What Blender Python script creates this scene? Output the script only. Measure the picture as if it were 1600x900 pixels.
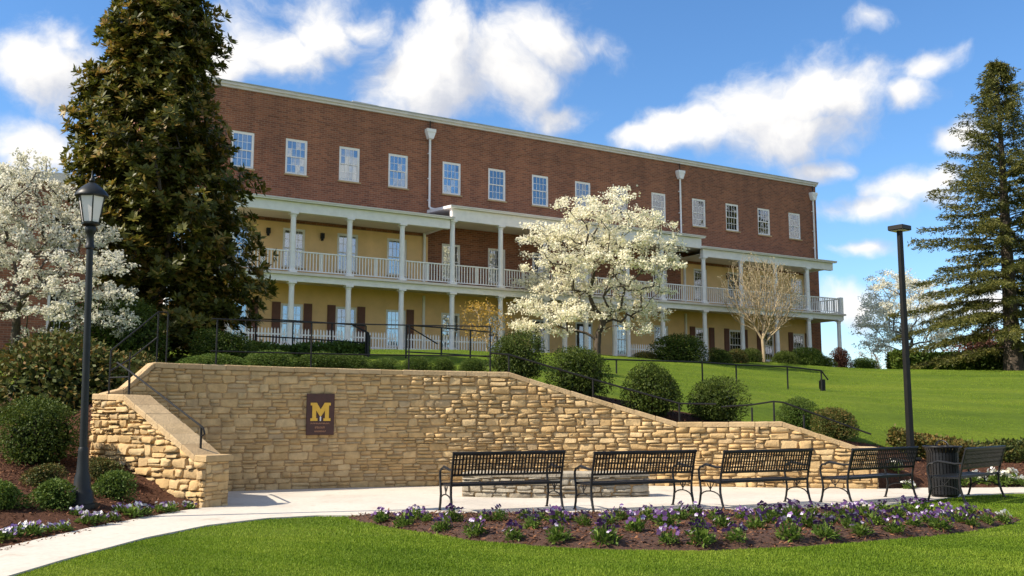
import bpy, bmesh, math, random
import numpy as np
from mathutils import Vector, Matrix

random.seed(7)
rng = np.random.default_rng(11)
scene = bpy.context.scene
COL = scene.collection
for o in list(bpy.data.objects):
    bpy.data.objects.remove(o)

# ------------------------------------------------------------------ camera
FPX = 1530.0
PITCH = math.atan(195 / FPX)
EYE = 1.55
cam_d = bpy.data.cameras.new('camera')
cam_d.sensor_width = 36.0
cam_d.lens = FPX / 1600 * 36.0
cam_d.clip_end = 3000
cam = bpy.data.objects.new('camera', cam_d)
COL.objects.link(cam)
cam.location = (0, 0, EYE)
cam.rotation_euler = (math.pi / 2 + PITCH, 0, 0)
scene.camera = cam

# ------------------------------------------------------------------ exposure
scene.view_settings.view_transform = 'Standard'
scene.view_settings.look = 'None'
scene.view_settings.gamma = 1.0
scene.view_settings.use_curve_mapping = False
scene.view_settings.exposure = 0.80
scene.render.film_transparent = False
scene.cycles.max_bounces = 6
scene.cycles.diffuse_bounces = 3
scene.cycles.glossy_bounces = 2
scene.cycles.transmission_bounces = 3
scene.cycles.transparent_max_bounces = 8
scene.cycles.caustics_reflective = False
scene.cycles.caustics_refractive = False

# ------------------------------------------------------------------ sun and sky
SUN_AZ = (-0.965, -0.26)         # towards the sun, on the ground
SUN_EL = math.radians(41)
sd = Vector((SUN_AZ[0], SUN_AZ[1], 0)).normalized() * math.cos(SUN_EL) + Vector((0, 0, math.sin(SUN_EL)))
sun_d = bpy.data.lights.new('sun', 'SUN')
sun_d.energy = 4.6
sun_d.angle = math.radians(0.5)
sun_d.color = (1.0, 0.90, 0.75)
sun = bpy.data.objects.new('sun', sun_d)
COL.objects.link(sun)
sun.rotation_euler = sd.to_track_quat('Z', 'Y').to_euler()
sun.location = (-60, -20, 60)

world = bpy.data.worlds.new('World')
scene.world = world
world.use_nodes = True
world.cycles.sampling_method = 'MANUAL'
world.cycles.sample_map_resolution = 256


def pix_dir(x, y):
    """direction in the world of a place in the sky, given as a 1600x900 picture position"""
    f = np.array([0, math.cos(PITCH), math.sin(PITCH)])
    u = np.array([0, -math.sin(PITCH), math.cos(PITCH)])
    d = f * FPX + np.array([1., 0, 0]) * (x - 800) + u * (450 - y)
    return d / np.linalg.norm(d)


def at(x, y, Y):
    d = pix_dir(x, y)
    return np.array([0, 0, EYE]) + d * (Y / d[1])


def build_world():
    nt = world.node_tree
    N, L = nt.nodes, nt.links
    N.clear()
    # cloud density group
    g = bpy.data.node_groups.new('cloud_density', 'ShaderNodeTree')
    g.interface.new_socket('Vector', in_out='INPUT', socket_type='NodeSocketVector')
    g.interface.new_socket('Density', in_out='OUTPUT', socket_type='NodeSocketFloat')
    gn, gl = g.nodes, g.links
    gi = gn.new('NodeGroupInput'); go = gn.new('NodeGroupOutput')

    def noise(vec, scale, detail, rough=0.55):
        n = gn.new('ShaderNodeTexNoise'); n.inputs['Scale'].default_value = scale
        n.inputs['Detail'].default_value = detail; n.inputs['Roughness'].default_value = rough
        gl.new(vec, n.inputs['Vector']); return n

    def vm(op, a, b):
        n = gn.new('ShaderNodeVectorMath'); n.operation = op
        for i, v in enumerate((a, b)):
            if v is None: continue
            if hasattr(v, 'is_linked'): gl.new(v, n.inputs[i])
            else: n.inputs[i].default_value = v
        return n

    def m(op, a, b=None, clamp=False):
        n = gn.new('ShaderNodeMath'); n.operation = op; n.use_clamp = clamp
        for i, v in enumerate((a, b)):
            if v is None: continue
            if hasattr(v, 'is_linked'): gl.new(v, n.inputs[i])
            else: n.inputs[i].default_value = v
        return n.outputs[0]
    d0 = gi.outputs[0]
    n1 = noise(d0, 7.0, 4.0)
    off = vm('SUBTRACT', n1.outputs['Color'], (0.5, 0.5, 0.5))
    off = vm('MULTIPLY', off.outputs[0], (0.11, 0.0, 0.08))
    dd = vm('ADD', d0, off.outputs[0]).outputs[0]
    blobs = [  # x, y, rx, ry in picture units, and how solid: the banks of cumulus
        (88, 92, 74, 62, 1), (120, 60, 40, 34, .8), (62, 222, 66, 40, 1),
        (350, 95, 80, 55, .9), (420, 80, 92, 62, 1), (490, 35, 90, 58, .95), (545, 25, 60, 40, .8),
        (640, 115, 80, 80, 1), (710, 85, 90, 85, 1), (790, 120, 105, 80, 1), (860, 80, 85, 60, .9), (930, 80, 84, 38, .75), (690, 15, 70, 40, .8),
        (850, 170, 95, 40, .85),
        (1000, 215, 76, 28, .9), (1090, 205, 95, 38, 1), (1185, 175, 84, 60, 1), (1265, 145, 76, 56, 1), (1320, 145, 58, 50, .95), (1240, 205, 100, 36, .95),
        (1445, 95, 62, 36, .50), (1418, 140, 70, 36, .52), (1340, 40, 60, 40, .45),
        (1425, 292, 66, 36, 1), (1375, 322, 66, 26, 1), (1470, 275, 50, 30, .9),
        (1290, 262, 60, 28, .7), (1360, 392, 62, 22, .65), (1500, 205, 54, 30, .7), (1310, 330, 60, 40, .5), (1340, 480, 66, 40, .7), (1520, 470, 80, 40, .7),
    ]
    cur = None
    for (x, y, rx, ry, amp) in blobs:
        c = pix_dir(x, y)
        s = vm('SUBTRACT', dd, tuple(c))
        s = vm('MULTIPLY', s.outputs[0], (FPX / (rx * 1.16), 2.0, FPX / (ry * 1.2)))
        ln = vm('LENGTH', s.outputs[0], None).outputs['Value']
        v = m('SUBTRACT', amp, ln)
        cur = v if cur is None else m('MAXIMUM', cur, v)
    # scattered cumulus over the unseen sky, made denser to add neutral fill light
    big = noise(d0, 2.6, 2.0)
    rest = m('MULTIPLY', m('SUBTRACT', big.outputs['Fac'], 0.49), 6.0)
    sep = gn.new('ShaderNodeSeparateXYZ'); gl.new(d0, sep.inputs[0])
    front = gn.new('ShaderNodeMapRange'); front.inputs[1].default_value = 0.72; front.inputs[2].default_value = 0.82
    gl.new(sep.outputs['Y'], front.inputs[0])
    rest = m('SUBTRACT', rest, m('MULTIPLY', front.outputs[0], 4.0))
    cur = m('MAXIMUM', cur, rest)
    cur = m('MAXIMUM', cur, -0.6)
    n2 = noise(dd, 10.0, 7.0, 0.62)
    f = m('MULTIPLY', m('SUBTRACT', n2.outputs['Fac'], 0.47), 2.2)
    tot = m('ADD', m('MULTIPLY', cur, 1.1), f)
    gl.new(tot, go.inputs[0])

    tc = N.new('ShaderNodeTexCoord')
    nrm = N.new('ShaderNodeVectorMath'); nrm.operation = 'NORMALIZE'
    L.new(tc.outputs['Generated'], nrm.inputs[0])
    A = N.new('ShaderNodeGroup'); A.node_tree = g
    L.new(nrm.outputs[0], A.inputs[0])
    sh = N.new('ShaderNodeVectorMath'); sh.operation = 'ADD'
    sh.inputs[1].default_value = (-0.022, 0, 0.03)
    L.new(nrm.outputs[0], sh.inputs[0])
    B = N.new('ShaderNodeGroup'); B.node_tree = g
    L.new(sh.outputs[0], B.inputs[0])
    mask = N.new('ShaderNodeMapRange'); mask.interpolation_type = 'SMOOTHSTEP'
    mask.inputs[1].default_value = 0.0; mask.inputs[2].default_value = 0.80
    L.new(A.outputs[0], mask.inputs[0])
    df = N.new('ShaderNodeMath'); df.operation = 'SUBTRACT'
    L.new(A.outputs[0], df.inputs[0]); L.new(B.outputs[0], df.inputs[1])
    lit = N.new('ShaderNodeMapRange'); lit.interpolation_type = 'SMOOTHSTEP'
    lit.inputs[1].default_value = -0.60; lit.inputs[2].default_value = 0.65
    L.new(df.outputs[0], lit.inputs[0])
    cc = N.new('ShaderNodeMix'); cc.data_type = 'RGBA'
    cc.inputs['A'].default_value = (0.53, 0.56, 0.64, 1)
    cc.inputs['B'].default_value = (0.93, 0.91, 0.88, 1)
    L.new(lit.outputs[0], cc.inputs['Factor'])
    sky = N.new('ShaderNodeTexSky'); sky.sky_type = 'NISHITA'; sky.sun_disc = False
    sky.sun_elevation = SUN_EL
    sky.sun_rotation = math.atan2(SUN_AZ[0], SUN_AZ[1])
    sky.air_density = 1.0; sky.dust_density = 0.0; sky.ozone_density = 6.0
    b1 = N.new('ShaderNodeBackground'); b1.inputs[1].default_value = 0.112
    hs = N.new('ShaderNodeHueSaturation'); hs.inputs['Saturation'].default_value = 1.10; L.new(sky.outputs[0], hs.inputs['Color'])
    L.new(hs.outputs[0], b1.inputs[0])
    b2 = N.new('ShaderNodeBackground'); b2.inputs[1].default_value = 0.68
    L.new(cc.outputs['Result'], b2.inputs[0])
    mx = N.new('ShaderNodeMixShader')
    L.new(mask.outputs[0], mx.inputs[0]); L.new(b1.outputs[0], mx.inputs[1]); L.new(b2.outputs[0], mx.inputs[2])
    out = N.new('ShaderNodeOutputWorld'); L.new(mx.outputs[0], out.inputs[0])


build_world()

# ------------------------------------------------------------------ materials
def mat_base(name):
    m = bpy.data.materials.new(name); m.use_nodes = True
    nt = m.node_tree; b = nt.nodes['Principled BSDF']
    return m, nt.nodes, nt.links, b


def node(N, t, **kw):
    n = N.new(t)
    for k, v in kw.items(): setattr(n, k, v)
    return n


def ramp(N, stops):
    r = N.new('ShaderNodeValToRGB'); e = r.color_ramp.elements
    while len(e) < len(stops): e.new(0.5)
    for i, (p, c) in enumerate(stops):
        e[i].position = p; e[i].color = (*c, 1)
    return r


def noise(N, L, scale, detail=4, rough=0.55, coord=None, vec_scale=None):
    n = N.new('ShaderNodeTexNoise'); n.inputs['Scale'].default_value = scale
    n.inputs['Detail'].default_value = detail; n.inputs['Roughness'].default_value = rough
    tc = N.new('ShaderNodeTexCoord'); src = tc.outputs[coord or 'Object']
    if vec_scale:
        mp = N.new('ShaderNodeMapping'); mp.inputs['Scale'].default_value = vec_scale
        L.new(src, mp.inputs[0]); src = mp.outputs[0]
    L.new(src, n.inputs['Vector']); return n


def bump(N, L, b, h, strength, dist):
    bp = N.new('ShaderNodeBump'); bp.inputs['Strength'].default_value = strength; bp.inputs['Distance'].default_value = dist
    L.new(h, bp.inputs['Height']); L.new(bp.outputs[0], b.inputs['Normal'])


def plain(name, c, rough=0.6, var=0.12, scale=6.0, metal=0.0, bmp=0.0, spec=0.5):
    """paint or metal with slight blotches of wear"""
    m, N, L, b = mat_base(name)
    n = noise(N, L, scale, 5)
    lo = tuple(x * (1 - var) for x in c); hi = tuple(min(1, x * (1 + var)) for x in c)
    r = ramp(N, [(0.3, lo), (0.7, hi)]); L.new(n.outputs['Fac'], r.inputs[0])
    L.new(r.outputs[0], b.inputs['Base Color'])
    b.inputs['Roughness'].default_value = rough; b.inputs['Metallic'].default_value = metal
    b.inputs['Specular IOR Level'].default_value = spec
    if bmp:
        n2 = noise(N, L, scale * 6, 6); bump(N, L, b, n2.outputs['Fac'], bmp, 0.02)
    return m


def var_socket(N, L):
    """a number for each piece: the object's own random number plus the piece's stored one"""
    oi = N.new('ShaderNodeObjectInfo'); at_ = N.new('ShaderNodeAttribute'); at_.attribute_name = 'var'
    a = N.new('ShaderNodeMath'); a.operation = 'ADD'; L.new(oi.outputs['Random'], a.inputs[0]); L.new(at_.outputs['Fac'], a.inputs[1])
    f = N.new('ShaderNodeMath'); f.operation = 'FRACT'; L.new(a.outputs[0], f.inputs[0])
    return f.outputs[0]


def stone_mat(name, stops, grain=0.35):
    m, N, L, b = mat_base(name)
    v = var_socket(N, L)
    r = ramp(N, stops); L.new(v, r.inputs[0])
    geo = N.new('ShaderNodeNewGeometry')
    n = N.new('ShaderNodeTexNoise'); n.inputs['Scale'].default_value = 5; n.inputs['Detail'].default_value = 8
    n.inputs['Roughness'].default_value = 0.65
    L.new(geo.outputs['Position'], n.inputs['Vector'])
    r2 = ramp(N, [(0.28, (1 - grain,) * 3), (0.72, (1 + grain * 0.35,) * 3)]); L.new(n.outputs['Fac'], r2.inputs[0])
    mx = N.new('ShaderNodeMix'); mx.data_type = 'RGBA'; mx.blend_type = 'MULTIPLY'; mx.inputs['Factor'].default_value = 1
    L.new(r.outputs[0], mx.inputs['A']); L.new(r2.outputs[0], mx.inputs['B'])
    L.new(mx.outputs['Result'], b.inputs['Base Color'])
    n2 = N.new('ShaderNodeTexNoise'); n2.inputs['Scale'].default_value = 26; n2.inputs['Detail'].default_value = 8
    L.new(geo.outputs['Position'], n2.inputs['Vector'])
    bump(N, L, b, n2.outputs['Fac'], 0.6, 0.02)
    b.inputs['Roughness'].default_value = 0.9; b.inputs['Specular IOR Level'].default_value = 0.25
    return m


def leaf_mat(name, stops, trans=0.25, rough=0.5, spec=0.4):
    m, N, L, b = mat_base(name)
    a = N.new('ShaderNodeAttribute'); a.attribute_name = 'var'
    oi = N.new('ShaderNodeObjectInfo')
    r = ramp(N, stops); L.new(a.outputs['Fac'], r.inputs[0])
    hs = N.new('ShaderNodeHueSaturation')
    mr = N.new('ShaderNodeMapRange'); mr.inputs[3].default_value = 0.85; mr.inputs[4].default_value = 1.15
    L.new(oi.outputs['Random'], mr.inputs[0]); L.new(mr.outputs[0], hs.inputs['Value'])
    L.new(r.outputs[0], hs.inputs['Color'])
    L.new(hs.outputs[0], b.inputs['Base Color']); b.inputs['Roughness'].default_value = rough
    b.inputs['Specular IOR Level'].default_value = spec
    t = N.new('ShaderNodeBsdfTranslucent'); L.new(hs.outputs[0], t.inputs[0])
    mx = N.new('ShaderNodeMixShader'); mx.inputs[0].default_value = trans
    L.new(b.outputs[0], mx.inputs[1]); L.new(t.outputs[0], mx.inputs[2])
    L.new(mx.outputs[0], N['Material Output'].inputs[0])
    return m


def bark_mat(name, c1, c2):
    m, N, L, b = mat_base(name)
    n = noise(N, L, 4, 8, 0.7, vec_scale=(6, 6, 1.2))
    r = ramp(N, [(0.3, c1), (0.7, c2)]); L.new(n.outputs['Fac'], r.inputs[0]); L.new(r.outputs[0], b.inputs['Base Color'])
    b.inputs['Roughness'].default_value = 0.9
    bump(N, L, b, n.outputs['Fac'], 0.7, 0.03)
    return m


def brick_mat(name):
    m, N, L, b = mat_base(name)
    tc = N.new('ShaderNodeTexCoord')
    # bricks run along local x (front) or local y (end wall); use x+y as the running coordinate
    sp = N.new('ShaderNodeSeparateXYZ'); L.new(tc.outputs['Object'], sp.inputs[0])
    ad = N.new('ShaderNodeMath'); ad.operation = 'ADD'; L.new(sp.outputs['X'], ad.inputs[0]); L.new(sp.outputs['Y'], ad.inputs[1])
    cb = N.new('ShaderNodeCombineXYZ'); L.new(ad.outputs[0], cb.inputs['X']); L.new(sp.outputs['Z'], cb.inputs['Y'])
    br = N.new('ShaderNodeTexBrick'); br.inputs['Scale'].default_value = 1.0
    br.inputs['Brick Width'].default_value = 0.30; br.inputs['Row Height'].default_value = 0.105
    br.inputs['Mortar Size'].default_value = 0.011; br.inputs['Mortar Smooth'].default_value = 0.3; br.inputs['Bias'].default_value = -0.1
    br.inputs['Color1'].default_value = (0.335, 0.120, 0.060, 1)
    br.inputs['Color2'].default_value = (0.185, 0.064, 0.036, 1)
    br.inputs['Mortar'].default_value = (0.36, 0.235, 0.155, 1)
    L.new(cb.outputs[0], br.inputs['Vector'])
    n = noise(N, L, 0.35, 6, 0.6)
    r = ramp(N, [(0.3, (0.90, 0.90, 0.90)), (0.7, (1.06, 1.05, 1.02))]); L.new(n.outputs['Fac'], r.inputs[0])
    mx = N.new('ShaderNodeMix'); mx.data_type = 'RGBA'; mx.blend_type = 'MULTIPLY'; mx.inputs['Factor'].default_value = 1
    L.new(br.outputs['Color'], mx.inputs['A']); L.new(r.outputs[0], mx.inputs['B'])
    ns = noise(N, L, 0.9, 5, 0.65, vec_scale=(1, 1, 0.12)); rs = ramp(N, [(0.35, (0.80, 0.80, 0.82)), (0.62, (1.06, 1.05, 1.03))]); L.new(ns.outputs['Fac'], rs.inputs[0])
    mx2 = N.new('ShaderNodeMix'); mx2.data_type = 'RGBA'; mx2.blend_type = 'MULTIPLY'; mx2.inputs['Factor'].default_value = 1
    L.new(mx.outputs['Result'], mx2.inputs['A']); L.new(rs.outputs[0], mx2.inputs['B'])
    L.new(mx2.outputs['Result'], b.inputs['Base Color'])
    iv = N.new('ShaderNodeMath'); iv.operation = 'SUBTRACT'; iv.inputs[0].default_value = 1; L.new(br.outputs['Fac'], iv.inputs[1])
    bump(N, L, b, iv.outputs[0], 0.8, 0.02)
    b.inputs['Roughness'].default_value = 0.88
    return m


def glass_mat(name):
    m, N, L, b = mat_base(name)
    t = N.new('ShaderNodeBsdfTransparent'); t.inputs[0].default_value = (0.80, 0.84, 0.86, 1)
    g = N.new('ShaderNodeBsdfGlossy'); g.inputs['Roughness'].default_value = 0.03; g.inputs[0].default_value = (0.9, 0.95, 1, 1)
    n = noise(N, L, 2.2, 2)
    bp = N.new('ShaderNodeBump'); bp.inputs['Strength'].default_value = 0.04; bp.inputs['Distance'].default_value = 0.03
    L.new(n.outputs['Fac'], bp.inputs['Height']); L.new(bp.outputs[0], g.inputs['Normal'])
    fr = N.new('ShaderNodeFresnel'); fr.inputs[0].default_value = 1.9
    ad = N.new('ShaderNodeMath'); ad.operation = 'ADD'; ad.use_clamp = True; ad.inputs[1].default_value = 0.18
    L.new(fr.outputs[0], ad.inputs[0])
    mx = N.new('ShaderNodeMixShader'); L.new(ad.outputs[0], mx.inputs[0]); L.new(t.outputs[0], mx.inputs[1]); L.new(g.outputs[0], mx.inputs[2])
    L.new(mx.outputs[0], N['Material Output'].inputs[0]); N.remove(b)
    return m


def concrete_mat(name):
    m, N, L, b = mat_base(name)
    n = noise(N, L, 0.5, 6, 0.6); n2 = noise(N, L, 14, 8, 0.7)
    r = ramp(N, [(0.25, (0.46, 0.41, 0.34)), (0.5, (0.57, 0.515, 0.435)), (0.8, (0.63, 0.575, 0.495))]); L.new(n.outputs['Fac'], r.inputs[0])
    r2 = ramp(N, [(0.3, (0.86,) * 3), (0.6, (1.03,) * 3)]); L.new(n2.outputs['Fac'], r2.inputs[0])
    mx = N.new('ShaderNodeMix'); mx.data_type = 'RGBA'; mx.blend_type = 'MULTIPLY'; mx.inputs['Factor'].default_value = 1
    L.new(r.outputs[0], mx.inputs['A']); L.new(r2.outputs[0], mx.inputs['B']); L.new(mx.outputs['Result'], b.inputs['Base Color'])
    n3 = noise(N, L, 1.7, 8, 0.72); r3 = ramp(N, [(0.30, (0.74, 0.70, 0.64)), (0.44, (1, 1, 1))]); L.new(n3.outputs['Fac'], r3.inputs[0])
    m3 = N.new('ShaderNodeMix'); m3.data_type = 'RGBA'; m3.blend_type = 'MULTIPLY'; m3.inputs['Factor'].default_value = 1
    L.new(mx.outputs['Result'], m3.inputs['A']); L.new(r3.outputs[0], m3.inputs['B']); L.new(m3.outputs['Result'], b.inputs['Base Color'])
    b.inputs['Roughness'].default_value = 0.85; bump(N, L, b, n2.outputs['Fac'], 0.25, 0.01)
    return m


def mulch_color(N, L):
    n = noise(N, L, 22, 8, 0.75); n2 = noise(N, L, 0.7, 3)
    r = ramp(N, [(0.25, (0.030, 0.014, 0.009)), (0.5, (0.085, 0.040, 0.024)), (0.75, (0.17, 0.082, 0.045))]); L.new(n.outputs['Fac'], r.inputs[0])
    return r.outputs[0], n.outputs['Fac']


def mulch_mat(name):
    m, N, L, b = mat_base(name)
    c, h = mulch_color(N, L); L.new(c, b.inputs['Base Color']); b.inputs['Roughness'].default_value = 0.95
    bump(N, L, b, h, 1.0, 0.05); return m


def ground_mat(name):
    m, N, L, b = mat_base(name)
    c, h = mulch_color(N, L)
    n = noise(N, L, 0.22, 5, 0.6, vec_scale=(0.6, 1.6, 1)); n2 = noise(N, L, 6, 8, 0.7)
    n3 = noise(N, L, 60, 4, 0.7, vec_scale=(1, 0.4, 1))
    r = ramp(N, [(0.25, (0.066, 0.112, 0.010)), (0.5, (0.112, 0.166, 0.014)), (0.78, (0.180, 0.222, 0.022))]); L.new(n.outputs['Fac'], r.inputs[0])
    r2 = ramp(N, [(0.3, (0.70,) * 3), (0.7, (1.18,) * 3)]); L.new(n2.outputs['Fac'], r2.inputs[0])
    r3 = ramp(N, [(0.3, (0.66,) * 3), (0.7, (1.2,) * 3)]); L.new(n3.outputs['Fac'], r3.inputs[0])
    mx = N.new('ShaderNodeMix'); mx.data_type = 'RGBA'; mx.blend_type = 'MULTIPLY'; mx.inputs['Factor'].default_value = 1
    L.new(r.outputs[0], mx.inputs['A']); L.new(r2.outputs[0], mx.inputs['B'])
    mx3 = N.new('ShaderNodeMix'); mx3.data_type = 'RGBA'; mx3.blend_type = 'MULTIPLY'; mx3.inputs['Factor'].default_value = 1
    L.new(mx.outputs['Result'], mx3.inputs['A']); L.new(r3.outputs[0], mx3.inputs['B'])
    a = N.new('ShaderNodeAttribute'); a.attribute_name = 'mulch'
    nn = noise(N, L, 3.0, 6, 0.7)
    ad = N.new('ShaderNodeMath'); ad.operation = 'ADD'; L.new(a.outputs['Fac'], ad.inputs[0])
    sc = N.new('ShaderNodeMath'); sc.operation = 'MULTIPLY_ADD'; sc.inputs[1].default_value = 0.35; sc.inputs[2].default_value = -0.175
    L.new(nn.outputs['Fac'], sc.inputs[0]); L.new(sc.outputs[0], ad.inputs[1])
    st = N.new('ShaderNodeMapRange'); st.inputs[1].default_value = 0.45; st.inputs[2].default_value = 0.55; L.new(ad.outputs[0], st.inputs[0])
    mm = N.new('ShaderNodeMix'); mm.data_type = 'RGBA'; L.new(st.outputs[0], mm.inputs['Factor'])
    L.new(mx3.outputs['Result'], mm.inputs['A']); L.new(c, mm.inputs['B'])
    L.new(mm.outputs['Result'], b.inputs['Base Color']); b.inputs['Roughness'].default_value = 0.95; b.inputs['Specular IOR Level'].default_value = 0.1
    bump(N, L, b, h, 0.9, 0.05)
    return m


M = {}
M['ground'] = ground_mat('ground_cover')
M['mulch'] = mulch_mat('bark_mulch')
M['concrete'] = concrete_mat('pale_concrete')
M['stone'] = stone_mat('golden_sandstone', [(0.0, (0.50, 0.330, 0.148)), (0.3, (0.57, 0.392, 0.188)), (0.55, (0.62, 0.448, 0.235)), (0.8, (0.55, 0.358, 0.158)), (0.93, (0.46, 0.34, 0.195)), (1.0, (0.49, 0.318, 0.140))])
M['coping'] = stone_mat('coping_sandstone', [(0.0, (0.48, 0.335, 0.17)), (0.5, (0.55, 0.40, 0.225)), (1.0, (0.45, 0.31, 0.165))], 0.25)
M['mortar'] = plain('mortar', (0.36, 0.24, 0.12), 0.95, 0.25, 9, bmp=0.5)
M['greystone'] = stone_mat('grey_fieldstone', [(0.0, (0.36, 0.31, 0.23)), (0.5, (0.44, 0.39, 0.30)), (1.0, (0.31, 0.26, 0.19))], 0.4)
M['brick'] = brick_mat('red_brick')
M['stucco'] = plain('yellow_stucco', (0.83, 0.545, 0.265), 0.9, 0.10, 1.2, bmp=0.15)
M['white'] = plain('white_paint', (0.84, 0.80, 0.775), 0.5, 0.06, 3.0)
M['fascia'] = plain('grey_white_metal', (0.67, 0.60, 0.545), 0.5, 0.10, 1.5)
M['soffit'] = plain('soffit_paint', (0.76, 0.67, 0.56), 0.7, 0.05, 2.0)
M['roof'] = plain('grey_metal_roof', (0.40, 0.41, 0.40), 0.5, 0.15, 0.8)
M['glass'] = glass_mat('window_glass')
M['curtain'] = plain('curtain_cloth', (0.62, 0.62, 0.60), 0.9, 0.10, 8)
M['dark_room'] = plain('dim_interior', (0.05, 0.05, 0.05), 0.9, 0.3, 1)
M['shutter'] = plain('brown_shutter', (0.14, 0.050, 0.026), 0.6, 0.15, 4)
M['black'] = plain('black_metal', (0.010, 0.0095, 0.009), 0.5, 0.25, 9, spec=0.3)
M['blackgreen'] = plain('dark_green_black_metal', (0.010, 0.012, 0.0115), 0.45, 0.25, 6, spec=0.35)
M['bench_black'] = plain('bench_black_coating', (0.009, 0.009, 0.010), 0.45, 0.25, 12, spec=0.35)
M['lampglass'] = plain('frosted_lamp_glass', (0.78, 0.73, 0.70), 0.35, 0.05, 4)
M['lens'] = plain('fixture_lens', (0.55, 0.50, 0.36), 0.4, 0.05, 4)
M['signbrown'] = plain('brown_sign_panel', (0.060, 0.020, 0.014), 0.5, 0.2, 5)
M['gold'] = plain('gold_paint', (0.72, 0.42, 0.045), 0.5, 0.10, 9)
M['copper'] = plain('faded_sign_lettering', (0.50, 0.24, 0.12), 0.6, 0.10, 9)
M['bark'] = bark_mat('grey_brown_bark', (0.035, 0.026, 0.020), (0.12, 0.090, 0.065))
M['barklight'] = bark_mat('pale_tan_bark', (0.24, 0.18, 0.105), (0.44, 0.35, 0.22))
M['barkgrey'] = bark_mat('grey_bark', (0.10, 0.085, 0.07), (0.21, 0.18, 0.155))
M['magnolia'] = leaf_mat('magnolia_leaf', [(0.0, (0.032, 0.046, 0.009)), (0.45, (0.090, 0.096, 0.014)), (0.72, (0.175, 0.170, 0.024)), (0.90, (0.30, 0.20, 0.035)), (1.0, (0.36, 0.21, 0.05))], 0.30, 0.45, 0.28)
M['dogwood'] = leaf_mat('white_blossom', [(0.0, (0.55, 0.55, 0.26)), (0.2, (0.76, 0.74, 0.54)), (0.6, (0.86, 0.83, 0.69)), (1.0, (0.90, 0.87, 0.78))], 0.45, 0.7, 0.2)
M['cream'] = leaf_mat('cream_blossom', [(0.0, (0.42, 0.44, 0.15)), (0.15, (0.70, 0.68, 0.42)), (0.4, (0.86, 0.82, 0.65)), (1.0, (0.88, 0.83, 0.66))], 0.42, 0.7, 0.2)
M['bud'] = leaf_mat('pale_bud', [(0.0, (0.40, 0.33, 0.17)), (1.0, (0.62, 0.54, 0.34))], 0.3, 0.7, 0.2)
M['haze_twig'] = leaf_mat('reddish_bud', [(0.0, (0.20, 0.12, 0.09)), (1.0, (0.34, 0.24, 0.19))], 0.2, 0.8, 0.1)
M['forsythia'] = leaf_mat('ochre_spring_leaf', [(0.0, (0.34, 0.20, 0.035)), (1.0, (0.58, 0.37, 0.07))], 0.3, 0.7, 0.2)
M['spruce'] = leaf_mat('spruce_needles', [(0.0, (0.048, 0.056, 0.014)), (0.6, (0.125, 0.130, 0.026)), (1.0, (0.225, 0.195, 0.045))], 0.2, 0.6, 0.25)
M['box'] = leaf_mat('boxwood_leaf', [(0.0, (0.026, 0.046, 0.008)), (0.5, (0.060, 0.092, 0.012)), (1.0, (0.150, 0.180, 0.026))], 0.25, 0.6, 0.2)
M['rust'] = leaf_mat('bronze_green_leaf', [(0.0, (0.030, 0.045, 0.012)), (0.45, (0.075, 0.095, 0.020)), (0.75, (0.150, 0.105, 0.026)), (1.0, (0.230, 0.125, 0.035))], 0.2, 0.6, 0.2)
M['redleaf'] = leaf_mat('dark_red_leaf', [(0.0, (0.060, 0.022, 0.015)), (1.0, (0.16, 0.065, 0.035))], 0.2, 0.6, 0.3)
M['hedge'] = leaf_mat('hedge_leaf', [(0.0, (0.035, 0.070, 0.012)), (0.5, (0.080, 0.130, 0.020)), (1.0, (0.165, 0.205, 0.028))], 0.25, 0.6, 0.2)
M['grass'] = leaf_mat('grass_blade', [(0.0, (0.092, 0.160, 0.010)), (0.5, (0.165, 0.255, 0.017)), (1.0, (0.265, 0.335, 0.036))], 0.40, 0.6, 0.2)
M['pansyleaf'] = leaf_mat('pansy_leaf', [(0.0, (0.070, 0.130, 0.016)), (1.0, (0.190, 0.270, 0.050))], 0.3, 0.5, 0.3)
M['purple'] = leaf_mat('purple_petal', [(0.0, (0.045, 0.016, 0.070)), (0.6, (0.135, 0.060, 0.195)), (0.86, (0.24, 0.14, 0.32)), (1.0, (0.66, 0.60, 0.70))], 0.25, 0.7, 0.2)
M['lilac'] = leaf_mat('white_and_violet_petal', [(0.0, (0.16, 0.08, 0.28)), (0.3, (0.40, 0.30, 0.54)), (0.45, (0.76, 0.74, 0.76)), (1.0, (0.84, 0.83, 0.80))], 0.25, 0.7, 0.2)
M['whitepetal'] = leaf_mat('white_petal', [(0.0, (0.70, 0.66, 0.45)), (0.4, (0.80, 0.78, 0.68)), (1.0, (0.86, 0.85, 0.82))], 0.25, 0.7, 0.2)
M['chip'] = leaf_mat('mulch_chip', [(0.0, (0.045, 0.020, 0.012)), (0.5, (0.110, 0.050, 0.028)), (1.0, (0.22, 0.105, 0.055))], 0.0, 0.95, 0.1)

# ------------------------------------------------------------------ builders
def tag(o, label=None, cat=None, group=None, kind=None):
    if label: o['label'] = label
    if cat: o['category'] = cat
    if group: o['group'] = group
    if kind: o['kind'] = kind
    return o


def empty(name, loc=(0, 0, 0), rz=0.0):
    o = bpy.data.objects.new(name, None); COL.objects.link(o)
    o.location = loc; o.rotation_euler = (0, 0, rz); o.empty_display_size = 0.1
    return o


def link(name, me, parent=None, loc=None, rot=None, scale=None):
    o = bpy.data.objects.new(name, me); COL.objects.link(o)
    if parent: o.parent = parent
    if loc is not None: o.location = loc
    if rot is not None: o.rotation_euler = rot
    if scale is not None: o.scale = scale
    return o


def copy_tree(o, parent=None):
    c = o.copy(); COL.objects.link(c)
    if parent: c.parent = parent
    for ch in o.children: copy_tree(ch, c)
    return c


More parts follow.
